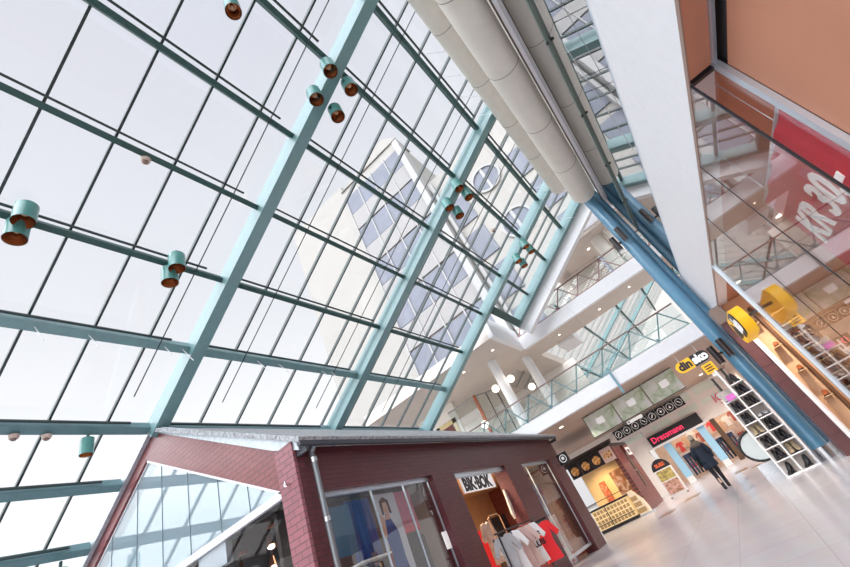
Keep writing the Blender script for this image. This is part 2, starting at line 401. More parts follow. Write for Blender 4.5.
# gable wall (outline with triangular glazing hole), Y = YC
def gz(x): return 6.72 + (x+10.45)*(-.595)         # upper right slope of the gable
def lz(x): return 6.62 + (x+10.5)*math.tan(SL)     # under the glass roof
gw = MB(); th = (0, .3, 0)
A = (-10.45, YC, 6.66); B = (-6.08, YC, gz(-6.08)); C = (-6.08, YC, 3.25+.02); D = (-10.68, YC, 5.98)
E_ = (-15.3, YC, 5.98-(15.3-10.68)*math.tan(SL)); G = (-16.2, YC, lz(-16.2)-.1)
gw.prism([A, B, C, D], th); gw.prism([A, D, E_, G], th)
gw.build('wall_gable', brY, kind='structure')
MB().prism([(-10.5, YC-.03, 6.78), (-5.5, YC-.03, 3.92), (-5.5, YC-.03, 3.72), (-6.15, YC-.03, 4.02), (-10.5, YC-.03, 6.62)], (0, .06, 0)).build('trim_1', flash, kind='structure')
MB().bar(RP(.05, YC-.06, .12), RP(-7, YC-.06, .12), .10, .26, NV).build('trim_2', flash, kind='structure')
win = thing('window_1', None, None, (0,0,0), kind='structure')
fr = MB(); yq = YC+.06
TR, TT = (-6.12, yq, 3.27), (-10.68, yq, 5.95)
TL = (-15.2, yq, 3.27)
fr.bar(TT, TR, .05, .09, (0,1,0)); fr.bar(TT, TL, .02, .03, (0,1,0)); fr.bar(TL, TR, .09, .12)
fr.build('window_frame', white, win)
MB().prism([TT, TR, TL], (0, .012, 0)).build('gable_pane', gl_gable, win)
jt = MB()
for x in (-13.6, -12.4, -11.2, -10.1, -9.05, -8.0, -7.1):
    zt = min(5.95+(x+10.68)*.588 if x > -10.68 else 5.95, 5.95-(abs(x+10.68))*.588)
    jt.bar((x, yq-.005, 3.3), (x, yq-.005, zt-.02), .012, .012)
jt.build('pane_joint', mat('joint_grey', (.12, .17, .2), .4), win)
win2 = thing('window_2', None, None, (0,0,0), kind='structure')
MB().box((-15.2, yq, .1), (-6.1, yq+.012, 3.2)).build('lower_pane', gl_low, win2)
MB().bar((-8.33, yq+.1, 0), (-8.33, yq+.1, 3.2), .12, .12).box((-8.9, yq+.04, 2.85), (-8.0, yq+.16, 3.2)).build('window_post', alu, win2)
# slate roof
sr = MB(); e0 = Vector((-5.38, YC-.12, 3.80)); r0 = Vector((-10.62, YC-.12, 6.70))
nn = Vector((.5, 0, .866))
sr.prism([e0, r0, r0+nn*.09, e0+nn*.09], (0, YE-YC+.3, 0)); sr.build('roof_slates', slate, kind='structure')
MB().bar((-10.4, YC, 6.72), (-10.4, 16.1, 6.72), .3, .06).build('trim_3', alu, kind='structure')
gt = thing('gutter', 'dark eaves gutter along the slate roof edge of the brick shop', 'gutter', (-5.5, 11, 3.72))
MB().bar((-5.40, YC-.1, 3.79), (-5.40, YE+.15, 3.79), .09, .07).build('trough', gutterm, gt)
for y in (YC+.02, YE): MB().box((-5.63, y, 3.66), (-5.38, y+.06, 3.76)).build('gutter_hanger', gutterm, gt)
dp = thing('downpipe', 'grey metal downpipe on the near corner of the brick shop', 'downpipe', (-5.53, 5.12, 0))
MB().path([(-5.5, 5.13, 0), (-5.5, 5.13, 3.55), (-5.52, 5.13, 3.68), (-5.42, 5.13, 3.76)], .045, 12).build('pipe', mat('pipe_grey', (.20, .22, .24), .3, .4), dp)
MB().cyl((-5.5, 5.13, 3.5), (-5.5, 5.13, 3.58), .058).cyl((-5.5, 5.13, 2.55), (-5.5, 5.13, 2.62), .056).build('pipe_clip', steel, dp)
hk = thing('wall_hook', 'small chrome fixing on the pale corner brick pier', 'hook', (-5.86, YC-.06, 3.3))
MB().cyl((-5.86, YC-.06, 3.32), (-5.86, YC-.14, 3.32), .025, n=10).build('plate', chrome, hk)
MB().path([(-5.86, YC-.13, 3.36), (-5.86, YC-.15, 3.28), (-5.80, YC-.15, 3.26)], .012, 8).build('hook_arm', chrome, hk)
# shop interior
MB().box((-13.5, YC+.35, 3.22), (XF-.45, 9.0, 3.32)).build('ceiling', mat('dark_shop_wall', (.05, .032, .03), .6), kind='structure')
MB().box((-9.2, 9.0, 3.22), (XF-.45, YE-.05, 3.32)).build('ceiling', peach, kind='structure')
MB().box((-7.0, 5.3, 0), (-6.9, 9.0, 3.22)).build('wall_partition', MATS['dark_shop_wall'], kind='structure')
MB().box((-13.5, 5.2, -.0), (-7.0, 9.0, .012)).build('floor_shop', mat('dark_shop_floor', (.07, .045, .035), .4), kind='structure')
MB().box((-9.2, 9.0, 0), (-9.1, YE-.05, 3.22)).build('wall_back', peach, kind='structure')
MB().box((-9.1, 9.0, 0), (XF-.5, 9.08, 3.22)).build('wall_partition', mat('shop_partition', (.28, .20, .17), .6), kind='structure')
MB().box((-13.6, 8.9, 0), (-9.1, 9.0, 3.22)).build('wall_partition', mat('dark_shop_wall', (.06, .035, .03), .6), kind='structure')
MB().box((-9.2, YE-.1, 0), (XF-.42, YE, EV)).build('wall_end', brK, kind='structure')
# facade windows
def shop_window(name, y0, y1, mull, lowz=.25):
    w = thing(name, None, None, (0,0,0), kind='structure')
    x = XF-.16
    f = MB()
    f.bar((x, y0, HD-.04), (x, y1, HD-.04), .07, .08); f.bar((x, y0, lowz), (x, y1, lowz), .07, .08)
    for yy in [y0+.03, y1-.03]+mull: f.bar((x, yy, lowz), (x, yy, HD), .03, .03, (0,1,0))
    f.build('window_frame', alu, w)
    MB().box((x-.006, y0, lowz), (x+.006, y1, HD)).build('pane', gl_shop, w)
    return w
shop_window('window_3', 5.32, 8.55, [6.6, 7.6])
shop_window('window_4', 13.66, 16.35, [14.3])
lift = mat('blue_poster', (.04, .17, .30), .5, noise=.08)
def panel(name, lab, cat, a, b, m, group=None): return MB().box(a, b).build(name, m, label=lab, cat=cat, group=group)
panel('window_banner', 'plain teal blue banner hanging left in the first brick shop window', 'banner', (-6.10, 5.45, 2.1), (-6.12, 6.25, 2.92), lift)
cu = MB()
for i in range(14):
    y = 6.28 + i*.045; cu.cyl((-6.2+.02*math.sin(i*2), y, 1.95), (-6.2+.02*math.sin(i*2+.4), y, 2.98), .035, n=8)
cu.build('blue_curtain', bluef, label='dark blue pleated curtain beside the teal banner in the window', cat='curtain')
# fashion poster: a plain figure in a blue dress
fp = thing('fashion_poster', 'tall fashion poster of a woman in a blue dress in the window', 'poster', (-6.1, 7.25, .9))
MB().box((-6.10, 6.95, 0), (-6.12, 7.62, 3.0)).build('poster_sheet', mat('poster_pale', (.62, .66, .72), .5), fp)
def yz(poly, x=-6.095, t=-.006): return [(x, a, b) for a, b in poly]
MB().prism(yz([(6.98,1.0),(7.06,1.9),(7.02,2.25),(7.12,2.5),(7.3,2.5),(7.42,2.25),(7.4,1.8),(7.52,1.0)]), (.006,0,0)).build('printed_dress', bluef, fp)
MB().prism(yz([(6.96,2.2),(7.02,2.62),(7.12,2.52),(7.06,2.2)]), (.007,0,0)).prism(yz([(7.14,2.5),(7.18,2.62),(7.28,2.62),(7.3,2.5)]), (.007,0,0)).sphere((-6.09,7.23,2.72), .1, (.08,.9,1.15)).build('printed_skin', skin, fp)
MB().prism(yz([(7.1,2.6),(7.1,2.86),(7.22,2.93),(7.36,2.86),(7.38,2.6),(7.32,2.62),(7.3,2.82),(7.16,2.82),(7.14,2.6)]), (.009,0,0)).build('printed_hair', mat('printed_hair', (.09, .04, .03), .6), fp)
MB().prism(yz([(6.97,.6),(6.98,1.9),(7.07,2.1),(7.2,1.4),(7.25,.6)]), (.004,0,0)).build('printed_coat', mat('printed_maroon', (.25, .05, .08), .6), fp)
rb = thing('window_banner', 'pink and red banner at the right of the first brick shop window', 'banner', (-6.12, 7.9, 2.0))
MB().box((-6.14, 7.66, 2.3), (-6.16, 8.2, 3.0)).build('banner_sheet', mat('pink_cloth', (.60, .22, .30), .7, noise=.1), rb)
MB().box((-6.135, 7.66, 2.18), (-6.165, 8.2, 2.32)).build('hem', red, rb)
def dress(name, lab, cat, o, w, h, m, ax=(0,1,0), group=None, nx=(1,0,0)):
    o = Vector(o); a = Vector(ax).normalized(); z = Vector((0,0,1)); n = Vector(nx).normalized()
    P = [(-.30*w,0),(-.22*w,.45*h),(-.26*w,.80*h),(-.46*w,.55*h),(-.56*w,.62*h),(-.34*w,.97*h),(-.12*w,h),(0,.95*h),(.12*w,h),(.34*w,.97*h),(.56*w,.62*h),(.46*w,.55*h),(.26*w,.80*h),(.22*w,.45*h),(.30*w,0)]
    b = MB()
    rings = []
    for k, (t, s) in enumerate(((-.07, .93), (-.05, 1.0), (.05, 1.0), (.07, .93))):
        rings.append([o + a*(p[0]*s) + z*(h/2+(p[1]-h/2)*(.97 if s < 1 else 1)) + n*t*w*.9 for p in P])
    b.loft(rings)
    return b.build(name, m, label=lab, cat=cat, group=group)
floral = poster_mat('floral_cloth', [(.02, .02, .03), (.05, .06, .09), (.30, .28, .34), (.35, .06, .12)], 16)
fd = dress('floral_dress', 'dark floral dress on a stand below the blue curtain in the window', 'dress', (-6.3, 6.55, 1.05), .75, .85, floral)
MB().cyl((-6.3, 6.55, 0), (-6.3, 6.55, 1.1), .02, n=10).cyl((-6.3, 6.55, 0), (-6.3, 6.55, .02), .16, n=18).build('display_stand', dark, fd)
bx = MB().box((-6.32, 6.15, 1.92), (-6.0, 6.95, 1.95)); bx.build('window_shelf', shelfw, label='thin white shelf edge below the curtain in the shop window', cat='shelf')
panel('display_board', 'orange board behind the floral dress in the shop window', 'display board', (-6.45, 6.2, 0), (-6.5, 7.1, 1.88), peach)
panel('display_board', 'dark board at the right side of the first shop window', 'display board', (-6.3, 8.0, 0), (-6.34, 8.45, 2.1), mat('dark_board', (.05, .035, .035), .5))
panel('paper_notice', 'white paper notice taped to the right edge of the first shop window', 'notice', (XF-.152, 8.34, 1.62), (XF-.14, 8.53, 1.95), signw)
# BIK BOK sign
bk = thing('shop_sign', 'white hanging shop sign with black capitals above the doorway', 'sign', (XF-.2, 10.65, 2.53))
bkb = MB().box((XF-.23, 9.98, 2.60), (XF-.19, 11.72, 2.99)).build('sign_board', signw, bk)
text('lettering', 'BIK·BOK', (XF-.19, 10.04, 2.65), (0,1,0), (0,0,1), .42, signk, bkb, .006, xs=.93, bold=.022)
MB().cyl((XF-.21, 10.2, 2.99), (XF-.21, 10.2, 3.08), .012).cyl((XF-.21, 11.4, 2.99), (XF-.21, 11.4, 3.08), .012).build('sign_hanger', dark, bk)
# doorway interior + clothes
MB().box((XF-.3, 9.5, 2.96), (XF-.1, 12.4, 3.08)).build('trim_4', alu, kind='structure')
panel('display_board', 'red display panel inside the doorway under the hanging sign', 'display board', (-7.6, 12.5, 0), (-7.65, 13.3, 1.9), redb)
panel('dark_display', 'dark clothes display deep inside the brick shop doorway', 'display board', (-7.5, 13.7, .0), (-7.8, 14.8, 2.1), mat('dark_clothes', (.03, .02, .02), .8, noise=.5, nscale=9))
dress('cream_coat', 'long cream coat hanging at the right side of the doorway', 'coat', (-5.98, 12.55, .7), .6, 1.85, mat('cream_cloth', (.62, .55, .50), .85, noise=.08))
dress('beige_coat', 'beige tasselled coat on a hanger inside the doorway', 'coat', (-6.2, 10.95, .95), .7, .95, mat('beige_cloth', (.50, .38, .32), .85, noise=.2))
rk = thing('clothes_rack', 'black clothes rail on wheels outside the brick shop doorway', 'clothes rack', (-5.1, 10.3, 0))
MB().path([(-5.1, 9.2, 1.5), (-5.1, 11.5, 1.5)], .02, 10).build('rail', black, rk)
for y in (9.35, 11.3):
    MB().cyl((-5.1, y, .08), (-5.1, y, 1.5), .018).build('post', black, rk)
    MB().bar((-5.4, y, .07), (-4.8, y, .07), .04, .03).build('foot', black, rk)
    MB().cyl((-5.38, y-.02, .03), (-5.38, y+.02, .03), .03).build('wheel', black, rk); MB().cyl((-4.82, y-.02, .03), (-4.82, y+.02, .03), .03).build('wheel', black, rk)
rk2 = thing('metal_stand', 'small copper frame stand behind the clothes rail', 'stand', (-5.55, 10.3, 0))
MB().path([(-5.5, 9.95, 0), (-5.5, 9.95, 1.85), (-5.5, 10.05, 1.92), (-5.5, 10.45, 1.92), (-5.5, 10.55, 1.85), (-5.5, 10.55, 0)], .016, 8).build('frame', gold, rk2)
gar = [(9.5, whitef, 'pale grey top hanging nearest on the rail', greyf, .55), (9.85, whitef, 'white top hanging second on the clothes rail', whitef, .6), (10.2, None, 'dusty pink top hanging third on the rail', pinkf, .6),
       (10.5, None, 'pale pink long top in the middle of the rail', mat('pale_pink', (.66, .50, .46), .85), .62), (10.85, None, 'white shirt with black print on the clothes rail', whitef, .62), (11.2, None, 'bright red top at the far end of the clothes rail', redb, .66)]
for y, _, lab, m, w in gar:
    dx = .14 if m is redb else 0
    g_ = dress('t_shirt', lab + ' outside the shop', 'clothes', (-5.1+dx, y+dx*.7, .60 if m is not redb else .52), w*1.08, .84, m, ax=(.75, .66, 0), group='tops on the clothes rail', nx=(.66, -.75, 0))
    y2 = y; hg = MB(); hg.path([(-5.1, y, 1.52), (-5.1, y, 1.44)], .006, 6); hg.bar((-5.1-.18+dx, y-.15+dx*.7, 1.40), (-5.1+.18+dx, y+.15+dx*.7, 1.40), .03, .05)
    hg.build('hanger', black, g_)
    if 'print' in lab:
        text('printed_lettering', 'SURF\nCLUB', Vector((-5.1, y, 1.1)) + Vector((.66, -.75, 0))*.05 - Vector((.75, .66, 0))*.16, (.75, .66, 0), (0,0,1), .17, signk, g_, .004, bold=.008)
# display in far window
panel('blue_display', 'blue board inside the far window of the brick shop', 'display board', (-6.3, 14.6, 0), (-6.34, 15.8, 2.5), bluef)
panel('window_poster', 'white poster with red print in the far brick shop window', 'poster', (-6.2, 14.5, 0), (-6.22, 15.7, 1.45), poster_mat('red_print', [(.75, .75, .78), (.75, .75, .78), (.6, .05, .06)], 6))
# spotlights seen through the gable glass
def track_spot(p, lab):
    t = thing('spotlight', lab, 'spotlight', p, 'spotlights inside the gable shop'); p = Vector(p)
    MB().bar(p+Vector((0,0,.28)), p+Vector((.22,0,.28)), .06, .06).build('track_mount', mat('copper_paint', (.35, .14, .08), .4), t)
    MB().cyl(p+Vector((.02,0,.28)), p+Vector((.02,0,.12)), .02).build('stem', dark, t)
    MB().cyl(p+Vector((.0,0,.14)), p+Vector((.08,-.05,-.06)), .045, .075).build('lamp_head', mat('bronze_head', (.30, .12, .07), .3, .5), t)
    MB().cyl(p+Vector((.08,-.05,-.061)), p+Vector((.082,-.052,-.066)), .068).build('bulb', lampw, t)
for p, lab in (((-7.72, 5.7, 2.92), 'lit bronze spotlight nearest the corner brick pier'), ((-8.85, 5.8, 2.82), 'lit bronze spotlight left of the metal window post'),
               ((-8.15, 6.0, 2.65), 'lit bronze spotlight just right of the metal window post'), ((-8.0, 6.9, 2.85), 'small lit bronze spotlight behind the others in the gable shop')):
    track_spot(p, lab)
lad = thing('cable_ladder', 'pale cable ladder seen through the gable glass', 'cable ladder', (-10, 5.5, 3.4))
for dy in (0, .28): MB().bar((-13, 5.45+dy, 3.5), (-7.6, 5.45+dy, 3.5), .05, .08).build('ladder_rail', alu, lad)
for i in range(24): MB().bar((-13+i*.225, 5.45, 3.5), (-13+i*.225, 5.73, 3.5), .03, .03).build('rung', alu, lad)
MB().prism([(-12.6, 6.4, 3.6), (-8.0, 6.4, 3.6), (-8.9, 6.4, 4.05), (-11.8, 6.4, 4.05)], (0, 1.2, 0)).build('vent_unit', mat('slate_blue_box', (.10, .17, .24), .5), label='dark blue grey vent housing above the cable ladder', cat='vent unit')
text_sign = thing('hanging_sign', 'dark sign with white stripes at the bottom behind the gable glass', 'sign', (-9.9, 5.6, 2.6))
MB().box((-10.1, 5.6, 2.6), (-9.2, 5.64, 3.05)).build('sign_board', signk, text_sign)
for i in range(3): MB().prism([(-9.9+i*.22, 5.59, 2.65), (-9.82+i*.22, 5.59, 2.65), (-9.72+i*.22, 5.59, 3.0), (-9.8+i*.22, 5.59, 3.0)], (0, .012, 0)).build('stripe', signw, text_sign)

# ------------------------------------------------------------------ right side: fascia, shopfront
XA = 1.66; ZS = 3.80; ZT = 5.26
MB().box((XA, -6, ZS), (XA+.25, 17.6, ZT)).build('trim_5', white, kind='structure')
MB().box((XA-.012, -6, ZS-.03), (XA+.0, 17.6, ZS+.015)).build('trim_6', mat('brown_edge', (.30, .20, .16), .4), kind='structure')
MB().box((XA+.25, -6, ZS), (7, 17.6, ZS+.1)).build('ceiling', terra, kind='structure')
MB().box((XA+.25, -6, ZT-.6), (7, 17.6, ZT-.4)).build('floor_upper', ceilm, kind='structure')
# tall reflecting glass above the fascia
gb = thing('glass_balustrade', 'tall reflecting glass screen standing on the white fascia above the shop', 'glass screen', (XA+.1, 6, ZT))
MB().box((XA+.02, -6, ZT), (XA+.035, 17.5, 9.0)).build('screen_glass', gl_mir, gb)
MB().bar((XA+.0, -6, 7.15), (XA+.0, 13.2, 7.15), .05, .05).bar((XA+.01, -6, 7.27), (XA+.01, 13.2, 7.27), .03, .03).build('handrail', mat('grey_green_rail', (.16, .21, .19), .35, .5), gb)
MB().bar((XA+.03, -6, ZT+.02), (XA+.03, 17.5, ZT+.02), .06, .05).build('clamp_rail', alu, gb)
for y in (1.2, 3.2, 5.2, 7.2, 9.2, 11.2): MB().sphere((XA-.03, y, 7.1), .03, n=10, m=6).build('fixing', dark, gb)
MB().box((6.9, -6, ZT-.4), (7.0, 17.6, 11)).build('wall_right', mat('upper_wall', (.50, .38, .30), .6), kind='structure')
MB().box((2.6, -6, 10.6), (7, 17.6, 10.8)).build('ceiling', ceilm, kind='structure')
MB().box((2.4, -6, 10.2), (2.6, 19.5, 14.4)).build('wall_upper', warmw, kind='structure')
# recessed terracotta wall nearest the camera
P0 = (1.92, 3.83); YN = P0[1]
MB().box((P0[0], -6, 0), (P0[0]+.15, YN-.04, 3.65)).build('wall_recess', terra, kind='structure')
MB().box((P0[0]+.02, -6, 3.65), (P0[0]+.12, YN-.04, ZS)).build('trim_7', black, kind='structure')
MB().box((XA+.0, -6, ZS-.02), (P0[0]-.05, YN-.04, ZS)).build('ceiling', terra, kind='structure')
sw = thing('window_5', None, None, (0,0,0), kind='structure')
MB().bar((P0[0]-.03, YN-.03, 0), (P0[0]-.03, YN-.03, ZS), .045, .085, (0,1,0)).bar((P0[0]-.03, YN-.04, ZS-.03), (P0[0]-.03, -6, ZS-.03), .03, .04).build('window_frame', alu, sw)
MB().bar((P0[0]+.02, YN-.055, 0), (P0[0]+.02, YN-.055, ZS), .045, .03, (0,1,0)).bar((XA, YN+.02, 0), (XA, YN+.02, ZS-.03), .02, .02).bar((XA, YN, ZS-.03), (P0[0], YN, ZS-.03), .045, .05).build('corner_joint', signk, sw)
MB().box((XA, YN, 0), (P0[0]-.04, YN+.012, ZS-.04)).build('return_pane', gl_shop, sw)
YG = 9.15
MB().box((XA-.006, YN+.03, 0), (XA+.006, YG, ZS-.02)).build('pane', gl_front, sw)
jb = MB()
for y in (5.35, 6.9): jb.bar((XA-.008, y, 0), (XA-.008, y, ZS), .009, .009)
jb.build('pane_joint', signk, sw)
MB().bar((XA, YG+.03, 0), (XA, YG+.03, ZS-.02), .08, .05, (0,1,0)).build('end_frame', alu, sw)
MB().bar((XA+.02, YG+.09, 0), (XA+.02, YG+.09, ZS-.02), .045, .02, (0,1,0)).build('end_gasket', signk, sw)
# inside the right shop
MB().box((4.6, YN, 0), (4.7, 12.7, ZS)).build('wall_shop_back', terra, kind='structure')
MB().box((P0[0]+.15, YN-.1, 0), (4.6, YN+.03, ZS)).build('wall_shop_near', terra, kind='structure')
MB().box((1.74, 12.75, 0), (4.6, 12.9, ZS)).build('wall_shoe_display', mat('shoe_wall', (.85, .53, .32), .5), kind='structure')
bn = thing('red_banner', 'big red sale banner with white price lettering behind the shop glass', 'banner', (2.0, 4.8, .9))
BX = 1.89
bb = MB(); n = 18; vs = []
for i in range(n+1): vs.append((BX + .015*math.sin(i*1.3), 3.90 + 1.75*i/n))
for i in range(n):
    bb.add([(vs[i][0],vs[i][1],1.0),(vs[i+1][0],vs[i+1][1],1.0),(vs[i+1][0],vs[i+1][1],3.08),(vs[i][0],vs[i][1],3.08),
            (vs[i][0]+.012,vs[i][1],1.0),(vs[i+1][0]+.012,vs[i+1][1],1.0),(vs[i+1][0]+.012,vs[i+1][1],3.08),(vs[i][0]+.012,vs[i][1],3.08)],
           [(0,1,2,3),(4,7,6,5),(0,3,7,4),(1,5,6,2),(3,2,6,7),(0,4,5,1)])
bb.build('banner_cloth', red, bn)
MB().cyl((BX+.006, 3.88, 3.09), (BX+.006, 5.68, 3.09), .018, n=8).build('banner_pole', alu, bn)
MB().cyl((BX+.006, 4.1, 3.09), (BX+.006, 4.1, ZS), .004, n=6).cyl((BX+.006, 5.4, 3.09), (BX+.006, 5.4, ZS), .004, n=6).build('banner_wire', alu, bn)
text('lettering', 'KR 30,-', (BX-.03, 5.50, 2.32), (0,-1,0), (0,0,1), .50, signw, bn, .006, xs=.86, bold=.012, shear=.15)
sp_ = poster_mat('red_white_poster', [(.80, .78, .80), (.8, .78, .8), (.62, .03, .07), (.70, .33, .15)], 2.2)
panel('sale_poster', 'red and white sale poster hanging low beyond the banner', 'poster', (2.4, 5.9, 0), (2.43, 6.9, 2.1), sp_)
panel('sale_poster', 'red orange and white poster nearest under the red banner', 'poster', (2.15, 4.3, 0), (2.17, 5.7, .96), poster_mat('orange_poster', [(.62, .04, .07), (.75, .35, .16), (.8, .76, .74)], 3))
panel('white_display', 'white display block on the shop floor behind the glass', 'display block', (2.5, 6.2, 0), (3.2, 8.6, .85), shelfw)
# price cards + small lit downlights in the right shop ceiling
def downlight(p, lab, group, r=.07, e=None, col=(1,.85,.65)):
    t = thing('downlight', lab, 'downlight', p, group); p = Vector(p)
    tr_ = MB().cyl(p+Vector((0,0,-.02)), p, r*1.3, n=18).build('trim_ring', white, t)
    MB().cyl(p+Vector((0,0,-.03)), p+Vector((0,0,-.02)), r, n=18).build('lens', lampw, tr_)
    if e: spot('downlight_beam', p+Vector((0,0,-.14)), e, col, .07)
for i, (x, y) in enumerate(((2.9, 4.8), (2.9, 6.8), (2.9, 8.8), (2.15, 11.4))):
    downlight((x, y, ZS), 'recessed ceiling light in the right hand shop, %s from the front' % ('first', 'second', 'third', 'fourth')[i], 'right shop downlights', e=75 if i < 3 else 230)
# shoes
def shoe(name, m, lab, loc, rot, cat='shoe', group=None, L=.27, boot=False, sole=None):
    t = thing(name, lab, cat, (0,0,0), group)
    rings = []
    prof = [(-.5,.30,.36),(-.42,.40,.42),(-.2,.42,.40),(0,.40,.32),(.2,.44,.22),(.36,.42,.17),(.47,.30,.13),(.52,.10,.08)] if not boot else \
           [(-.5,.30,.95),(-.42,.40,1.0),(-.2,.42,.98),(-.05,.40,.70),(.15,.42,.28),(.36,.42,.18),(.47,.30,.13),(.52,.10,.08)]
    for (x, w, h) in prof:
        ring = []
        for k in range(10):
            a = 2*PI*k/10
            ring.append((w*L*.5*math.cos(a), x*L, .02 + h*L*.5*(1+math.sin(a))))
        rings.append(ring)
    MB().loft(rings).build('upper', m, t)
    sl = [[(w*L*.53*math.cos(2*PI*k/10), x*L*1.02, 0.0 if math.sin(2*PI*k/10) < 0 else .022) for k in range(10)] for (x, w, h) in prof]
    poly = [(w*L*.52, x*L*1.02, 0) for (x, w, h) in prof] + [(-w*L*.52, x*L*1.02, 0) for (x, w, h) in reversed(prof)]
    MB().prism(poly, (0,0,.022)).build('sole', sole or black, t)
    t.location = loc; t.rotation_euler = rot
    return t
brown0 = None
# shoes hung on pegs on the shoe wall and on stepped ledges beside it
ledge = mat('ledge_wood', (.75, .50, .28), .5)
wall_shoe_n = 0
rowname = ('top', 'second', 'third', 'fourth', 'fifth', 'sixth', 'seventh', 'eighth', 'ninth', 'tenth')
for r_ in range(8):
    z = 3.0 - r_*.32
    for c_, x in enumerate((1.98, 2.34, 2.50)):
        lab = 'brown leather shoe on the orange shop wall, %s row, %s' % (rowname[r_], ('single column by the frame', 'left of the ledge pair', 'right of the ledge pair')[c_])
        if c_ == 0 and r_ % 2: continue
        if brown0 is None:
            s_ = shoe('brown_shoe', leatherb, lab, (x, 12.58, z), (0, 0, PI*.93), group='brown shoes on the orange wall'); brown0 = s_
        else:
            s_ = copy_tree(brown0); s_['label'] = lab; s_.location = (x, 12.58, z); s_.rotation_euler = (0, 0, PI*(.93 if c_ != 2 else 1.06))
    MB().box((2.24, 12.42, z-.03), (2.66, 12.75, z)).build('shoe_ledge', ledge, label='short wooden ledge under brown shoes, %s from the top' % rowname[r_], cat='ledge', group='shoe ledges on the orange wall')
    if r_ % 2 == 0: MB().box((1.90, 12.44, z-.015), (2.06, 12.75, z)).build('shoe_peg', ledge, label='small peg ledge under a single shoe, %s row' % rowname[r_], cat='ledge', group='peg ledges on the orange wall')
MB().box((2.10, 12.5, 0), (2.16, 12.75, 3.4)).build('divider', mat('dark_divider', (.14, .06, .03), .5), label='dark upright divider on the orange shoe wall', cat='divider')
# entrance frame and brick pier
MB().bar((1.70, 12.40, 0), (1.70, 12.40, 3.4), .07, .06, (0,1,0)).bar((1.755, 12.41, 0), (1.755, 12.41, 3.4), .02, .04, (0,1,0)).build('trim_8', white, kind='structure')
mp = MB()
for k in range(8): mp.box((1.40, 12.43, k*.42+.004), (1.665, 12.85, k*.42+.416))
mp.build('wall_pier', maroon, kind='structure')
MB().box((1.41, 12.435, 0), (1.66, 12.84, 3.36)).build('wall_pier', black, kind='structure')
MB().box((1.40, 12.43, 3.37), (XA+.02, 12.9, ZS-.001)).build('wall_pier_head', mat('grey_head', (.26, .20, .17), .5), kind='structure')
# din sko signs
def din_sign(lab, c, ax, L=1.15, Hh=.36, t=.16, n_=None, hang=None, body=None):
    c = Vector(c); a = Vector(ax).normalized(); z = Vector((0,0,1)); n = a.cross(z); n = -n if n_ and n.dot(Vector(n_)) < 0 else n
    g_ = thing('shop_sign', lab, 'sign', c)
    r = Hh/2
    def half(sgn):
        pts = [(0,-r)]
        for k in range(9):
            th = -PI/2 + PI*k/8; pts.append((L/2-r + r*math.cos(th), r*math.sin(th)))
        pts.append((0, r))
        return [c + a*(p*sgn) + z*q - n*t/2 for p, q in pts]
    yh = MB().prism(half(-1), n*t).build('yellow_half', yellow, g_, 'yellow end'); kh = MB().prism(half(1), n*t).build('black_half', body or signk, g_, 'black end')
    if body:
        cc = c + a*L*.21; MB().prism([cc + (p_-cc)*.84 + n*(t*.92) for p_ in half(1)], n*t*.1).build('black_face', signk, kh, 'black face')
    text('lettering', 'din', c + a*(-L/2+.10) + z*(-.12) + n*(t/2), a, z, .40, signk, yh, .008, bold=.022, xs=.92)
    text('lettering', 'sko', c + a*(.03) + z*(-.12) + n*(t/2+(.004 if not body else .012)), a, z, .40, signw, kh, .008, bold=.022, xs=.92)
    if hang:
        for s_ in (-.3, .3): MB().cyl(c + a*s_*L + z*r*.9, Vector(((c + a*s_*L).x, (c + a*s_*L).y, hang)), .012, n=6).build('hanging_rod', white, g_)
    return g_
din_sign('yellow and black oval shop sign hanging from the brown soffit', (.46, 17.95, 3.74), (1,0,0), L=1.2, Hh=.40, n_=(0,-1,0), hang=4.29)
n2 = din_sign('yellow and black oval sign projecting beside the shoe shop entrance', (1.33, 9.5, 2.66), (0,-1,0), L=1.35, Hh=.52, t=.18, n_=(-1,0,0), body=yellow)
MB().bar((1.40, 9.25, 2.7), (1.66, 9.18, 2.7), .05, .05).build('bracket', dark, n2)

# ------------------------------------------------------------------ blue steel column with wall lights
cl = thing('steel_column', 'tall blue painted steel column beside the shoe rack', 'column', (1.28, 13.75, 0))
MB().cyl((1.24, 13.6, .25), (1.24, 13.6, 10.0), .19, n=24).build('post', bluec, cl)
MB().cyl((1.50, 13.9, .25), (1.50, 13.9, 10.0), .14, n=24).build('post', bluec, cl)
MB().bar((1.24, 13.6, .25), (1.50, 13.9, .25+9.7), .02, .02).box((1.33, 13.68, .25), (1.42, 13.86, 10)).build('web', bluec, cl)
MB().cyl((1.24, 13.6, 0), (1.24, 13.6, .26), .21, n=24).cyl((1.50, 13.9, 0), (1.50, 13.9, .26), .16, n=24).build('base_shoe', steel, cl, 'brushed steel foot')
for z in (2.2, 4.6, 7.0): MB().cyl((1.24, 13.6, z), (1.24, 13.6, z+.02), .194, n=24).build('joint_ring', bluec, cl)
for (x, y, z, h, lab) in ((.90, 13.4, 2.95, .50, 'black cylinder light low on the blue column, left of its pair'), (1.19, 13.32, 3.0, .50, 'black cylinder light low on the blue column, right of its pair'),
                   (.92, 13.4, 7.2, .52, 'black cylinder light high on the blue column, left of its pair'), (1.23, 13.32, 7.35, .54, 'black cylinder light high on the blue column, right of its pair')):
    t = thing('wall_light', lab, 'wall light', (x, y, z-h/2), 'black cylinder lights on the blue column')
    MB().cyl((x, y, z-h/2), (x, y, z+h/2), .085, n=18).build('lamp_body', mat('black_brown_lamp', (.03, .022, .024), .3), t)
    MB().cyl((x, y, z-h/2-.004), (x, y, z-h/2), .07, n=18).build('lens', steel, t)
    MB().bar((x, y, z), (1.15, 13.55, z), .04, .05).build('bracket', dark, t)

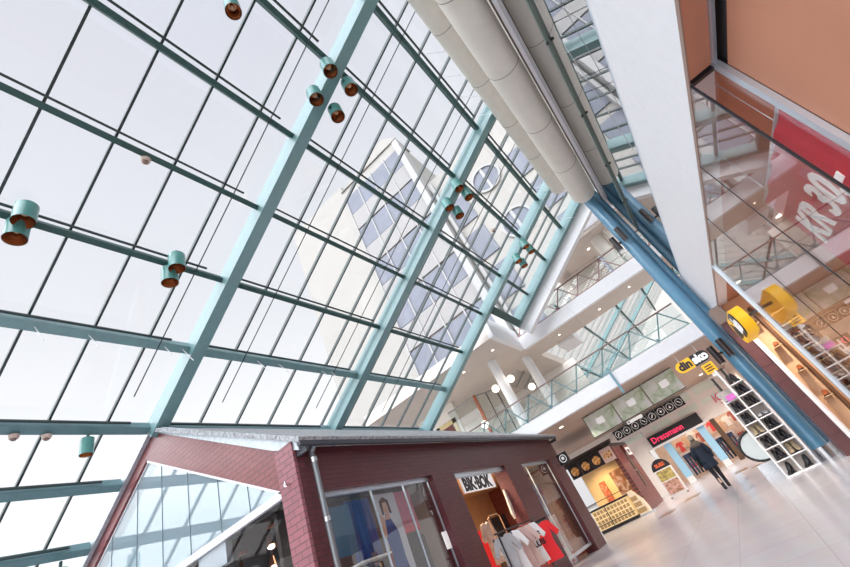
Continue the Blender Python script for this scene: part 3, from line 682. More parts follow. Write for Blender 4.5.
# ------------------------------------------------------------------ ducts
def duct(x, z, r, lab, y1):
    t = thing('air_duct', lab, 'air duct', (x, 4, z-r), 'beige ventilation ducts')
    MB().cyl((x, -5, z), (x, y1, z), r, n=40).build('duct_body', ductm, t)
    for k in range(9):
        y = -4.0 + k*2.15
        if y < y1-.1: MB().cyl((x, y-.008, z), (x, y+.008, z), r+.004, n=40).build('seam_ring', seam, t)
    MB().cyl((x, y1, z), (x, y1+.12, z), r, r*.82, n=40).build('end_cap', ductm, t)
duct(.95, 12.3, .36, 'left one of the beige ducts, nearest the glass roof', 16.2)
duct(1.22, 9.40, .39, 'right beige duct, the lower and bigger of the two', 13.2)
ct = thing('cable_tray', 'white cable tray strip along the top of the reflecting glass screen', 'cable tray', (1.68, 4, 9.0))
MB().box((1.60, -5, 9.02), (1.74, 14.4, 9.08)).build('tray', white, ct)
MB().box((1.58, -5, 9.01), (1.60, 14.4, 9.12)).box((1.74, -5, 9.01), (1.76, 14.4, 9.12)).build('tray_lip', mat('tray_lip', (.12, .08, .06), .5), ct)
for i, (a, b, lab) in enumerate((((1.50, 2.4, 7.2), (1.62, 6.6, 5.3), 'thin steel cable in front of the reflecting balustrade'),
                    ((-2.4, 16.6, 10.9), (-1.6, 17.6, 5.9), 'thin white cable hanging in front of the upper bridge'))):
    MB().cyl(a, b, .005, n=6).build('steel_cable', mat('cable', (.5, .5, .5), .4, .4), label=lab, cat='cable')

# ------------------------------------------------------------------ level one
YB = 17.7; Z1 = 4.29; Z1T = 4.82
MB().box((-14, YB, Z1), (XA+.1, YB+.3, Z1T)).build('trim_9', white, kind='structure')
MB().box((-14, YB+.3, Z1), (5, 33.5, Z1T-.02)).build('ceiling', soffb, kind='structure')
MB().box((-14, YB+.3, Z1T-.02), (5, 33.5, Z1T)).build('floor_upper', ceilm, kind='structure')
def railing(name, lab, x0, x1, y, z, pitch, m, mh, h=1.02):
    t = thing(name, lab, 'railing', ((x0+x1)/2, y, z))
    MB().bar((x0, y, z+h), (x1, y, z+h), .07, .05).build('handrail', mh, t)
    MB().bar((x0, y+.06, z+.08), (x1, y+.06, z+.08), .03, .03).bar((x0, y+.06, z+.5), (x1, y+.06, z+.5), .022, .022).build('lower_rail', m, t)
    k = 0; x = x0
    while x + pitch <= x1 + .01:
        MB().bar((x, y+.06, z+.06), (x+pitch/2, y+.06, z+h), .045, .045).bar((x+pitch/2, y+.06, z+h), (x+pitch, y+.06, z+.06), .045, .045).build('brace', m, t)
        MB().bar((x, y+.02, z-.22), (x, y+.02, z+.2), .05, .04, (0,1,0)).build('post', m, t)
        x += pitch
    MB().box((x0, y+.10, z+.06), (x1, y+.11, z+h-.04)).build('railing_glass', gl_rail, t)
    return t
railing('balcony_railing', 'teal zigzag railing with glass along the lower balcony', -9.9, 1.26, YB+.05, Z1T, 1.24, tealm, mat('brown_handrail', (.20, .15, .14), .4, .3))
# teal bracket under the first balcony
MB().bar((-2.13, YB-.02, 5.05), (-2.13, YB-.02, 3.95), .09, .10, (0,1,0)).build('bracket_post', mat('blue_grey_bracket', (.16, .30, .36), .4), label='blue grey bracket post crossing the balcony fascia above the posters', cat='bracket')
# level two bridge and side slab
Z2, Z2T, Y2, X2 = 8.74, 9.35, 20.6, -5.38
MB().box((X2, Y2, Z2-.1), (2.0, Y2+.25, Z2T)).box((X2-.25, 17.1, Z2), (X2, Y2+.25, 9.85)).build('trim_10', white, kind='structure')
MB().box((X2, Y2+.25, Z2-.1), (2.0, 22.9, Z2T-.05)).box((-14, 17.1, Z2), (X2-.25, 30, 9.3)).box((X2-.25, Y2+.25, Z2), (X2, 30, 9.3)).build('ceiling', ceilm, kind='structure')
MB().box((-4.2, 22.9, Z2-.3), (-3.2, 24.6, Z2+.5)).build('trim_11', white, kind='structure')
railing('balcony_railing', 'brown red zigzag railing on the upper bridge below the sloping glass', X2+.1, 1.9, Y2+.05, Z2T, 1.24, mat('brown_red_rail', (.30, .17, .18), .4), brownm)
# white sloping end beam under the last rafter, and the ceiling behind it
MB().bar(RP(6.3, 19.98, .60), RP(UT, 19.98, .60), .36, 1.0, NV).build('trim_12', white, kind='structure')
MB().box((-2.2, 20.8, 12.0), (4, 24, 12.2)).box((-2.2, 23.8, 10.2), (.4, 24, 12.0)).build('ceiling', ceilm, kind='structure')
MB().box((.6, 20.75, 12.2), (4, 21.6, 13.4)).build('trim_13', white, kind='structure')
for (x, y, lab) in ((.95, 22.0, 'left white round pillar on the upper bridge'), (1.75, 21.8, 'right white round pillar on the upper bridge')):
    t = thing('round_pillar', lab, 'pillar', (x, y, Z2T))
    MB().cyl((x, y, Z2T), (x, y, 12.6), .36, n=28).build('shaft', warmw, t)
    MB().cyl((x, y, 10.9), (x, y, 10.92), .365, n=28).build('joint', seam, t)
# level one interior
MB().box((-14, 27, Z1T), (-4.6, 27.2, Z2)).build('wall_far', warmw, kind='structure')
for (x, y, lab, gx) in ((-6.95, 19.6, 'white pillar with two globe lamps on the lower balcony', .5), (-5.9, 22.0, 'further white pillar on the lower balcony', .45)):
    t = thing('round_pillar', lab, 'pillar', (x, y, Z1T))
    MB().cyl((x, y, Z1T), (x, y, Z2), .25, n=24).build('shaft', white, t); MB().cyl((x, y, Z1T), (x, y, Z1T+.12), .28, n=24).build('base', white, t)
def globe(p, q, lab):
    t = thing('globe_lamp', lab, 'globe lamp', p, 'globe lamps on the lower balcony')
    MB().sphere(p, .19, n=18, m=12).build('globe', globem, t)
    MB().path([p, q], .03, 8).build('lamp_arm', dark, t)
globe((-7.44, 19.55, 7.42), (-7.18, 19.6, 7.42), 'glowing globe lamp left of the white pillar')
globe((-6.48, 19.55, 7.42), (-6.72, 19.6, 7.42), 'glowing globe lamp right of the white pillar')
globe((-6.45, 22.0, 7.2), (-6.17, 22.0, 7.2), 'glowing globe lamp just above the railing by the further pillar')
globe((-9.0, 19.9, 6.3), (-9.0, 20.3, 6.3), 'low glowing globe lamp in front of the wood framed panel')
gp = thing('glass_screen', 'glass screen with a red wood post on the lower balcony', 'glass screen', (-9.5, 21.5, Z1T))
MB().bar((-9.35, 21.0, Z1T), (-9.35, 21.0, 8.25), .14, .14, (0,1,0)).build('post', wood, gp)
MB().bar((-11.3, 21.0, 8.2), (-9.35, 21.0, 8.2), .06, .07).bar((-9.35, 21, 8.2), (-7.9, 22.6, 8.2), .06, .07).build('top_rail', mat('grey_rail', (.3, .3, .3), .4), gp)
MB().box((-11.3, 20.99, Z1T), (-9.4, 21.01, 8.15)).prism([(-9.3, 21.05, Z1T), (-7.9, 22.6, Z1T), (-7.9, 22.6, 8.15), (-9.3, 21.05, 8.15)], (.01, -.01, 0)).build('screen_glass', gl_rail, gp)
for (a, b) in (((-8.85, 21.55), 0), ((-8.4, 22.05), 0)): MB().bar((a[0], a[1], Z1T), (a[0], a[1], 8.15), .05, .05, (0,1,0)).build('mullion', dark, gp)
dr = thing('door_1', None, None, (0,0,0), kind='structure')
MB().box((-13.6, 21.2, Z1T), (-10.9, 21.4, Z2)).build('wall', warmw, dr)
MB().box((-12.3, 21.15, Z1T), (-11.3, 21.2, 7.6)).build('door_panel', mat('dark_red_door', (.12, .02, .02), .4), dr)
MB().box((-12.5, 21.12, Z1T), (-12.28, 21.2, 7.85)).box((-11.32, 21.12, Z1T), (-11.1, 21.2, 7.85)).box((-12.5, 21.12, 7.6), (-11.1, 21.2, 7.85)).build('door_frame', mat('yellow_cream', (.62, .50, .26), .5), dr)
for i, (x, y) in enumerate(((-8.2, 18.6), (-7.2, 20.6), (-6.2, 18.4), (-9.6, 19.4))):
    downlight((x, y, Z2), 'small ceiling downlight over the lower balcony, %s' % ('near the third rafter', 'behind the white pillar', 'near the fascia corner', 'left of the glass screen')[i], 'downlights over the lower balcony', r=.06, e=30)
for i, (x, y) in enumerate(((-3.6, 21.7), (-1.2, 21.9), (.6, 21.6))):
    downlight((x, y, Z2-.1), 'small downlight under the upper bridge, %s' % ('left', 'middle', 'right by the blue column')[i], 'downlights under the upper bridge', r=.05, e=20)
downlight((.3, 22.4, 12.0), 'small ceiling light above the upper bridge beside the pillars', None, r=.08, e=14)

# ------------------------------------------------------------------ ground floor beyond: soffit lights, posters, far wall
for i, (x, w) in enumerate(((-4.56, 1.38), (-3.13, 1.38), (-1.70, 1.40))):
    t = thing('poster_lightbox', 'green leafy poster panel hanging below the soffit, %s of three' % ('leftmost', 'middle', 'rightmost')[i], 'poster', (x+w/2, 20, 3.36), 'green posters below the soffit')
    pm = poster_mat('leafy_poster_%s' % 'abc'[i], [(.36, .52, .26), (.60, .72, .55), (.80, .86, .78), (.88, .90, .88)], 2.6)
    MB().box((x, 19.98, 3.36), (x+w, 20.06, 4.24)).build('poster_face', pm, t)
    MB().box((x-.02, 20.0, 3.33), (x+w+.02, 20.08, 3.36)).box((x-.02, 20, 4.24), (x+w+.02, 20.08, 4.27)).box((x-.03, 20, 3.33), (x, 20.08, 4.27)).build('poster_frame', dark, t)
    wt = MB()
    wt.box((x+.45+.1*i, 19.972, 3.72), (x+.8+.1*i, 19.98, 3.98)).build('white_motif', signw, t)
    MB().cyl((x+.2, 20.03, 4.27), (x+.2, 20.03, 4.29), .02).build('hanger', dark, t)
ex = thing('small_sign', 'small white strip sign under the middle green poster', 'sign', (-2.6, 20, 3.2))
MB().box((-3.05, 20.0, 3.17), (-2.35, 20.05, 3.29)).build('sign_board', signw, ex); MB().box((-3.0, 19.99, 3.2), (-2.93, 20.0, 3.26)).build('arrow_mark', signk, ex)
YW = 30.0
MB().box((-9, YW, 2.35), (1.9, YW+.2, Z1)).box((.85, YW, 0), (1.9, YW+.2, 2.35)).box((-9, YW, 0), (-4.45, YW+.2, 2.35)).build('wall_back', mat('far_wall', (.90, .87, .85), .6, noise=.03), kind='structure')
MB().box((1.9, 19.5, 0), (2.1, YW+.2, Z1)).build('wall_right', cream, kind='structure')
for i, x in enumerate((-5.4, -3.5, -1.8, -.3)):
    for z in ((3.15, 3.45), (3.75, 4.2)):
        MB().box((x, YW-.03, z[0]), (x+1.2, YW, z[1])).build('wall_glass_panel', palegreen, label='pale green glass panel on the far white wall, %s %s' % ('lower' if z[0] < 3.5 else 'upper', ('leftmost', 'second', 'third', 'rightmost')[i]), cat='glass panel', group='pale green panels on the far wall')
ordn = ('first', 'second', 'third', 'fourth', 'fifth', 'sixth', 'seventh', 'eighth')
for i in range(8):
    x = -5.62 + i*.58
    t = thing('logo_tile', 'black square sign with white ring logo, %s from the left of eight' % ordn[i], 'sign', (x+.26, 29.6, 3.6), 'black logo tiles on the far wall')
    tb = MB().box((x, 29.58, 3.60), (x+.54, 29.64, 4.16)).build('sign_board', signk, t)
    rg = MB(); n = 20
    for k in range(n):
        a = 2*PI*k/n; b = 2*PI*(k+1)/n
        rg.bar((x+.27+.19*math.cos(a), 29.572, 3.88+.19*math.sin(a)), (x+.27+.19*math.cos(b), 29.572, 3.88+.19*math.sin(b)), .012, .022, (0,0,1) if abs(math.sin((a+b)/2)) < .7 else (1,0,0))
    rg.build('ring', signw, tb)
    lm = MB()
    if i % 4 == 0: lm.bar((x+.2, 29.572, 3.80), (x+.34, 29.572, 3.96), .012, .05)
    elif i % 4 == 1: lm.box((x+.20, 29.566, 3.86), (x+.34, 29.578, 3.90)); lm.box((x+.25, 29.566, 3.8), (x+.29, 29.578, 3.97))
    elif i % 4 == 2: lm.prism([(x+.2, 29.566, 3.81), (x+.34, 29.566, 3.81), (x+.27, 29.566, 3.97)], (0, .012, 0))
    else: lm.bar((x+.2, 29.572, 3.96), (x+.34, 29.572, 3.80), .012, .05)
    lm.build('logo_mark', signw, tb)
    MB().box((x+.25, 29.64, 3.9), (x+.29, YW, 3.95)).build('mount', dark, t)
ds = thing('shop_sign', 'black shop sign with pink lettering above the far clothes shop', 'sign', (-2.5, 29.8, 2.4))
dsb = MB().box((-4.1, 29.75, 2.40), (-.9, 30.0, 3.0)).build('sign_board', signk, ds)
text('lettering', 'Dressmann', (-3.95, 29.745, 2.56), (1,0,0), (0,0,1), .46, pinkl, dsb, .01, bold=.008, xs=.95)
MB().box((-4.2, 29.7, 2.28), (-.8, 30.0, 2.39)).build('lower_ledge', white, ds)
ic = thing('shop_sign', 'red outlined letters on the far wall beside the yellow sign', 'sign', (.8, 29.9, 3.0))
text('lettering', 'ICA', (.28, 29.96, 2.95), (1,0,0), (0,0,1), .62, mat('ica_red', (.75, .03, .12), .4), ic, .03, xs=.9)
text('arrow_mark', '<', (.45, 29.96, 2.72), (1,0,0), (0,0,1), .25, MATS['ica_red'], ic, .02, xs=2)
# far clothes shop
MB().box((-4.6, 33.2, 0), (1.9, 33.3, Z1)).build('wall_shop_back', mat('shop_back', (.70, .50, .38), .6, noise=.1), kind='structure')
MB().box((-.62, 29.95, 0), (-.35, 30.25, 2.35)).build('shop_door_leaf', mat('brown_door', (.10, .055, .03), .5), label='dark brown folded door edge of the far clothes shop', cat='door leaf')
for i, x in enumerate((-3.55, -1.45)):
    MB().box((x, 29.86, .35), (x+.42, 30.1, 2.28)).build('light_blue_pillar', skyblue, label='light blue panel column at the far shop entrance, %s' % ('left one', 'right one behind the walking woman')[i], cat='panel column', group='blue columns of the far shop')
    MB().box((x+.02, 29.90, 0), (x+.40, 30.06, .35)).build('pillar_foot', white, label='white foot of the %s light blue panel column' % ('left', 'right')[i], cat='column foot')
def jeans(lab, x, y, z, grp, m):
    b = MB()
    for s_ in (-1, 1):
        b.loft([[(x+s_*.09+.075*math.cos(a)*(1-.25*t), y+.05*math.sin(a), z-.0-1.0*t) for a in [2*PI*k/8 for k in range(8)]] for t in (0, .5, 1)])
    b.loft([[(x+.18*math.cos(a), y+.06*math.sin(a), zz) for a in [2*PI*k/10 for k in range(10)]] for zz in (z-.05, z+.16)])
    return b.build('jeans', m, label=lab, cat='jeans', group=grp)
for j, (xs_, rl) in enumerate(((-3.0, 'left'), (-1.08, 'right'))):
    t = thing('clothes_rail', 'low clothes rail with jeans in the far shop, %s one' % rl, 'clothes rack', (xs_+.5, 30.4, 0))
    MB().bar((xs_-.1, 30.4, 1.42), (xs_+1.1, 30.4, 1.42), .03, .03).build('rail', steel, t)
    for dx in (-.1, 1.1): MB().bar((xs_+dx, 30.4, 0), (xs_+dx, 30.4, 1.42), .03, .03, (0,1,0)).build('post', steel, t)
    for k in range(3):
        jeans('pair of dark jeans on the %s rail of the far shop, %s' % (rl, ('nearest the left end', 'in the middle', 'nearest the right end')[k]), xs_+.12+k*.36, 30.4, 1.22, 'jeans in the far shop', (denim, leatherk, denim)[k])
cols = [mat('shirt_red', (.6, .05, .05), .8), mat('shirt_tan', (.55, .32, .2), .8), mat('shirt_pale', (.75, .66, .6), .8), mat('shirt_plaid', (.35, .08, .06), .8, noise=.5, nscale=20), pinkf]
for k in range(9):
    x = -3.0 + k*.45; z = 1.55 + .12*((k*7) % 3)
    dress('shirt', 'shirt hung high in the far clothes shop, %s from the left of nine' % (ordn+('ninth',))[k], 'clothes', (x, 32.6, z), .5, .6, cols[k % 5], ax=(1,0,0), group='shirts in the far shop', nx=(0,-1,0))
for lv, z in enumerate((.55, .95)):
    MB().box((-3.4, 32.95, z-.04), (1.2, 33.2, z)).build('wall_shelf', shelfw, label='%s white shelf of folded clothes in the far shop' % ('lower', 'upper')[lv], cat='shelf')
    for k in range(8):
        MB().box((-3.3+k*.57, 32.97, z), (-2.9+k*.57, 33.18, z+.12)).box((-3.29+k*.57, 32.98, z+.12), (-2.92+k*.57, 33.18, z+.22)).build('folded_clothes', cols[(k*2+lv) % 5], label='folded clothes on the %s shelf of the far shop, %s pile from the left' % (('lower', 'upper')[lv], ordn[k]), cat='clothes', group='folded clothes in the far shop')
hr = thing('clothes_rail', 'high wall rail of shirts at the back of the far shop', 'clothes rack', (-1.0, 32.6, 0))
MB().bar((-3.4, 32.6, 2.42), (1.2, 32.6, 2.42), .03, .03).build('rail', steel, hr)
for x in (-3.4, 1.2): MB().bar((x, 32.6, 0), (x, 32.6, 2.42), .03, .03, (0,1,0)).build('post', steel, hr)
for i, (x, y) in enumerate(((-3.0, 31.2), (-1.2, 31.2), (.6, 31.2))): downlight((x, y, 4.0+.29), 'ceiling light in the far clothes shop, %s' % ('left', 'middle', 'right')[i], 'far shop lights', e=130, col=(1,.88,.72))
for i, (x, y) in enumerate(((-5.4, 19.2), (-3.0, 22.5), (-.6, 22.5), (-4.5, 26.5), (-1.8, 26.5), (.6, 27))):
    downlight((x, y, Z1), 'round downlight in the brown soffit, %s' % ('above the snack kiosk corner', 'behind the green posters left', 'behind the green posters right', 'left before the far wall', 'middle before the far wall', 'right before the far wall')[i], 'soffit downlights', r=.09, e=240 if y < 25 else 340, col=(1,.9,.8))

# ------------------------------------------------------------------ snack kiosk
KY = 22.3
MB().box((-7.3, KY+.2, 3.0), (-4.75, 26.5, 3.15)).build('kiosk_roof', signk, label='dark flat roof of the snack kiosk', cat='roof')
kw = MB().box((-4.95, KY+.5, 0), (-4.75, 24.6, 3.0)).box((-4.95, 25.4, 0), (-4.75, 26.6, 3.0)).box((-4.95, 24.6, 0), (-4.75, 25.4, .9))
kw.build('wall_kiosk', brK, kind='structure')
MB().box((-4.87, 24.6, .9), (-4.85, 25.4, 2.6)).build('window_6', gl_shop, kind='structure')
MB().bar((-4.80, 24.62, .9), (-4.80, 24.62, 2.6), .06, .06, (0,1,0)).bar((-4.80, 25.38, .9), (-4.80, 25.38, 2.6), .06, .06, (0,1,0)).bar((-4.8, 24.6, 1.7), (-4.8, 25.4, 1.7), .05, .05).build('trim_14', mat('grey_wood', (.42, .36, .32), .5), kind='structure')
MB().box((-7.35, 24.6, 0), (-4.95, 24.75, 3.0)).build('wall_kiosk_back', mat('kiosk_yellow', (.85, .60, .30), .6, noise=.05), kind='structure')
MB().prism([(-7.35, KY-.15, 3.05), (-4.6, KY-.15, 3.05), (-4.6, KY+.3, 3.3), (-7.35, KY+.3, 3.3)], (0, .3, 0)).build('kiosk_canopy', signk, label='black canopy edge over the kiosk menu boards', cat='canopy')
foodm = poster_mat('burger_photo', [(.02, .015, .01), (.45, .16, .04), (.85, .45, .12), (.8, .7, .45)], 9)
for i in range(4):
    x = -7.1 + i*.60
    t = thing('menu_board', 'black lit menu board over the kiosk counter, %s from the left' % ordn[i], 'menu board', (x+.28, KY, 2.45), 'menu boards over the kiosk')
    mbd = MB().box((x, KY, 2.42), (x+.58, KY+.06, 3.02)).build('board', signk if i < 3 else mat('pale_board', (.7, .5, .45), .5), t)
    if i < 3: MB().sphere((x+.29, KY-.005, 2.72), .21, (1, .12, .95), n=18, m=10).build('food_picture', foodm, mbd)
    else:
        for k in range(3): MB().sphere((x+.14+k*.15, KY-.005, 2.72), .06, (1, .2, 3.0), n=12, m=8).build('food_picture', foodm, mbd)
kc = thing('kiosk_counter', 'lit snack counter with a grid of glass food bins', 'counter', (-6.2, KY, 0))
MB().box((-7.15, KY+.02, 0), (-5.3, KY+.6, .12)).build('plinth', dark, kc)
MB().box((-7.15, KY+.0, .12), (-5.3, KY+.6, .92)).build('case', warmcase, kc)
cell = mat('bin_brown', (.50, .32, .14), .4, noise=.3, nscale=20)
for r_ in range(4):
    for c_ in range(10): MB().box((-7.09+c_*.178, KY-.015, .17+r_*.185), (-6.96+c_*.178, KY, .30+r_*.185)).build('food_bin', cell, kc)
MB().box((-7.2, KY-.06, .92), (-5.28, KY+.65, .99)).build('worktop', signk, kc)
MB().bar((-7.2, KY-.14, .32), (-5.28, KY-.14, .32), .03, .03).bar((-7.2, KY-.14, 1.2), (-5.28, KY-.14, 1.2), .025, .025).bar((-6.4, KY-.14, 0), (-6.4, KY-.14, .99), .03, .03, (0,1,0)).build('guard_rail', dark, kc)
kd = thing('display_case', 'curved glass display case at the right end of the kiosk counter', 'display case', (-5.0, KY+.1, 0))
pts = [(-5.2, 0), (-4.72, 0), (-4.72, .25), (-4.78, .55), (-4.95, .85), (-5.05, 1.05), (-5.2, 1.05)]
MB().prism([(a, KY+.0, b) for a, b in pts], (0, .45, 0)).build('case_body', mat('pale_case', (.72, .62, .48), .3, emit=.15, ecol=(1, .8, .5)), kd)
MB().box((-5.2, KY-.1, .0), (-4.5, KY+.48, .05)).build('plinth', alu, kd)
for k in range(3): MB().box((-5.2, KY-.012, .12+k*.25), (-4.8-k*.06, KY, .30+k*.25)).build('tray', cell, kd)
panel('tall_oven', 'steel and glass oven cabinet behind the kiosk counter', 'oven', (-5.9, 24.2, 0.0), (-5.1, 24.55, 2.1), poster_mat('oven_front', [(.05, .03, .02), (.30, .12, .05), (.55, .45, .4)], 4))
panel('tall_shelf', 'narrow shelf of packages on the kiosk back wall', 'shelf', (-6.7, 24.4, .9), (-6.4, 24.58, 1.9), poster_mat('packages', [(.25, .10, .04), (.65, .12, .06), (.75, .5, .25)], 8))
rs = thing('round_logo_sign', 'small black square sign with white ring on the end brick pier', 'sign', (-5.4, 17.6, 2.9))
rsb = MB().box(((XF+.06)+.0, 17.02, 2.74), ((XF+.06)+.42, 17.08, 3.14)).build('sign_board', signk, rs)
rg = MB(); n = 20
for k in range(n):
    a = 2*PI*k/n; b = 2*PI*(k+1)/n
    rg.cyl(((XF+.06)+.21+.13*math.cos(a), 17.01, 2.94+.13*math.sin(a)), ((XF+.06)+.21+.13*math.cos(b), 17.01, 2.94+.13*math.sin(b)), .014, n=6)
rg.sphere(((XF+.06)+.21, 17.01, 2.95), .06, (1, .1, 1)); rg.build('ring_logo', signw, rsb)
spot('kiosk_light', (-6.2, 23.4, 2.95), 260, (1, .78, .48), .15)
# sandwich board with arched top + small sign
st = thing('arched_board', 'white arched display board with black top beside the kiosk wall', 'display board', (-3.75, 24.5, 0))
MB().box((-4.05, 24.5, .05), (-3.15, 24.58, 1.25)).build('board', shelfw, st)
arc = [(-3.6+.45*math.cos(PI*k/14), 24.5, 1.25+.45*math.sin(PI*k/14)) for k in range(15)]
MB().prism(arc, (0, .08, 0)).build('arched_top', signk, st)
text('lettering', 'SUBS', (-3.6, 24.495, 1.36), (1,0,0), (0,0,1), .22, mat('orange_red', (.8, .16, .05), .4), st, .005, align='CENTER', bold=.01)
MB().box((-3.97, 24.49, .75), (-3.23, 24.5, 1.2)).build('menu_picture', poster_mat('menu_green', [(.15, .14, .05), (.5, .4, .12), (.75, .65, .3)], 7), st)
MB().box((-3.97, 24.49, .15), (-3.23, 24.5, .70)).build('menu_picture', poster_mat('menu_pink', [(.2, .1, .04), (.6, .35, .25), (.8, .5, .55)], 7), st)
for x in (-4.02, -3.22): MB().box((x, 24.45, 0), (x+.05, 24.75, .05)).build('foot', dark, st)
ws = thing('small_sign', 'small white sign with dark lettering on the kiosk side wall', 'sign', (-4.7, 25.9, 2.5))
MB().box((-4.75, 25.5, 2.45), (-4.72, 26.4, 2.85)).build('sign_board', signw, ws); text('lettering', 'SUBS', (-4.715, 25.6, 2.56), (0,1,0), (0,0,1), .26, signk, ws, .004, bold=.008)

# ------------------------------------------------------------------ escalator foot behind the rack
es = thing('escalator', 'escalator foot with round glass balustrade and black handrail', 'escalator', (.2, 15.4, 0))
cen = Vector((.30, 15.6, .72)); pts = []
R_ = .46
for k in range(13):
    a = PI/2 + PI*k/12; pts.append(Vector((cen.x + R_*math.cos(a), cen.y, cen.z + R_*.88*math.sin(a))))
pts = [Vector((1.0, 15.6, cen.z+R_*.88+.2))] + pts + [Vector((1.0, 15.6, cen.z-R_*.88))]
MB().path(pts, .035, 10).build('handrail', black, es)
MB().prism([p + Vector((0, .0, 0)) for p in pts], (0, .015, 0)).build('balustrade_glass', mat('pale_panel_glass', (.74, .80, .78), .15), es)
MB().box((-.1, 15.5, 0), (1.0, 15.8, .3)).build('skirt', steel, es)

# ------------------------------------------------------------------ shoe rack
rw = thing('shoe_rack', 'tall white shoe rack with two columns of cubbies by the blue column', 'shoe rack', (.63, 13.2, 0))
RX0, RXM, RX1, RY = .28, .62, .98, 13.13
ZB, DZ, NR = .36, .30, 6
for x in (RX0, RXM, RX1):
    hgt = 2.62 if x == RXM else (2.1 if x == RX1 else 1.95)
    MB().bar((x, RY, 0), (x, RY, hgt), .03, .035, (0,1,0)).build('upright', shelfw, rw)
    MB().bar((x, RY+.36, 0), (x, RY+.36, hgt-.1), .03, .03, (0,1,0)).build('upright', shelfw, rw)
for r_ in range(NR+1):
    z = ZB + r_*DZ
    if r_ < NR: MB().box((RX0, RY, z-.025), (RXM, RY+.36, z)).build('shelf', shelfw, rw)
    MB().box((RXM, RY, z-.025), (RX1, RY+.36, z)).build('shelf', shelfw, rw)
MB().box((RX0, RY, 0), (RX1, RY+.4, .03)).build('base', shelfw, rw)
MB().box((RX0, RY+.36, .03), (RX1, RY+.37, ZB+DZ*NR)).build('back_panel', mat('rack_back', (.55, .50, .47), .5), rw)
MB().cyl((RXM, RY-.02, 1.9), (RXM, RY-.02, 2.62), .03).build('top_tube', shelfw, rw)
ys_ = thing('small_sign', 'small yellow square sign on top of the shoe rack post', 'sign', (.55, 13.1, 2.6))
MB().box((.42, 13.10, 2.60), (.70, 13.14, 2.86)).build('sign_board', yellow, ys_)
for k in range(3): MB().box((.47, 13.09, 2.65+k*.065), (.65, 13.10, 2.68+k*.065)).build('text_line', signk, ys_)
MB().box((.50, 13.14, 2.5), (.62, 13.17, 2.6)).build('mount', shelfw, ys_)
panel('price_card', 'small purple pink price card on the left column of the rack', 'price card', (.38, 13.08, 1.86), (.58, 13.10, 1.99), mat('magenta_card', (.65, .15, .55), .4))
panel('umbrella_bundle', 'dark narrow upright bundle hanging above the right rack column', 'bundle', (.72, 13.2, 2.2), (.78, 13.26, 2.6), black)
panel('dark_bar', 'dark narrow strip hanging left of the rack post', 'strip', (.40, 13.2, 2.14), (.46, 13.26, 2.5), black)
protos = {}
for r_ in range(NR+1):
    z = ZB + r_*DZ
    for c_, x0 in enumerate((RX0, RXM)):
        if r_ == NR and c_ == 0: continue
        kind = ('black', 'black', 'tan', 'black', 'black', 'grey', 'black')[(r_+2*c_) % 7]
        m = {'black': leatherk, 'tan': leathert, 'grey': greyf}[kind]
        bt = kind != 'grey'
        for s_ in range(2):
            lab = '%s %s on the white rack, %s column, shelf %s from the bottom, %s one' % (kind, 'ankle boot' if bt else 'shoe', ('left', 'right')[c_], ordn[r_], ('left', 'right')[s_])
            loc = (x0+.11+s_*.13, RY+.15, z+.0)
            rot = (0, 0, PI + (.25 if s_ else -.15))
            if kind not in protos: protos[kind] = shoe('rack_shoe', m, lab, loc, rot, group='shoes on the white rack', boot=bt, L=.235); continue
            c = copy_tree(protos[kind]); c['label'] = lab; c.location = loc; c.rotation_euler = rot
for s_, (x, lab) in enumerate(((.42, 'black sandal on the bottom of the rack, left column'), (.80, 'black sandal on the bottom of the rack, right column'))):
    c = copy_tree(protos['black']); c['label'] = lab; c.location = (x, RY+.15, .03); c.rotation_euler = (0, 0, PI*.8)

# ------------------------------------------------------------------ walking woman
def skinned(name, chains, m, parent, loc, sub=2, root=0):
    vs, es_, rs_ = [], [], []
    for ch in chains:
        prev = None
        for (p, r) in ch:
            if isinstance(p, int): idx = p
            else:
                vs.append(Vector(p)); rs_.append(r); idx = len(vs)-1
            if prev is not None and prev != idx: es_.append((prev, idx))
            prev = idx
    me = bpy.data.meshes.new(name); me.from_pydata(vs, es_, [])
    o = bpy.data.objects.new(name, me); COL.objects.link(o)
    o.parent = parent
    md = o.modifiers.new('skin', 'SKIN'); md.use_smooth_shade = True
    for i, r in enumerate(rs_):
        sv = me.skin_vertices[0].data[i]; rr = r if isinstance(r, tuple) else (r, r); sv.radius = rr
        sv.use_root = (i == root)
    sb = o.modifiers.new('sub', 'SUBSURF'); sb.levels = sub; sb.render_levels = sub
    bpy.context.view_layer.update()
    me2 = bpy.data.meshes.new_from_object(o.evaluated_get(bpy.context.evaluated_depsgraph_get()))
    o.modifiers.clear(); o.data = me2; me2.materials.clear(); me2.materials.append(m)
    me2.polygons.foreach_set('use_smooth', [True]*len(me2.polygons))
    return o
wm = thing('person', 'person in a navy parka and knit hat walking away across the floor', 'person', (-1.2, 17.6, 0))
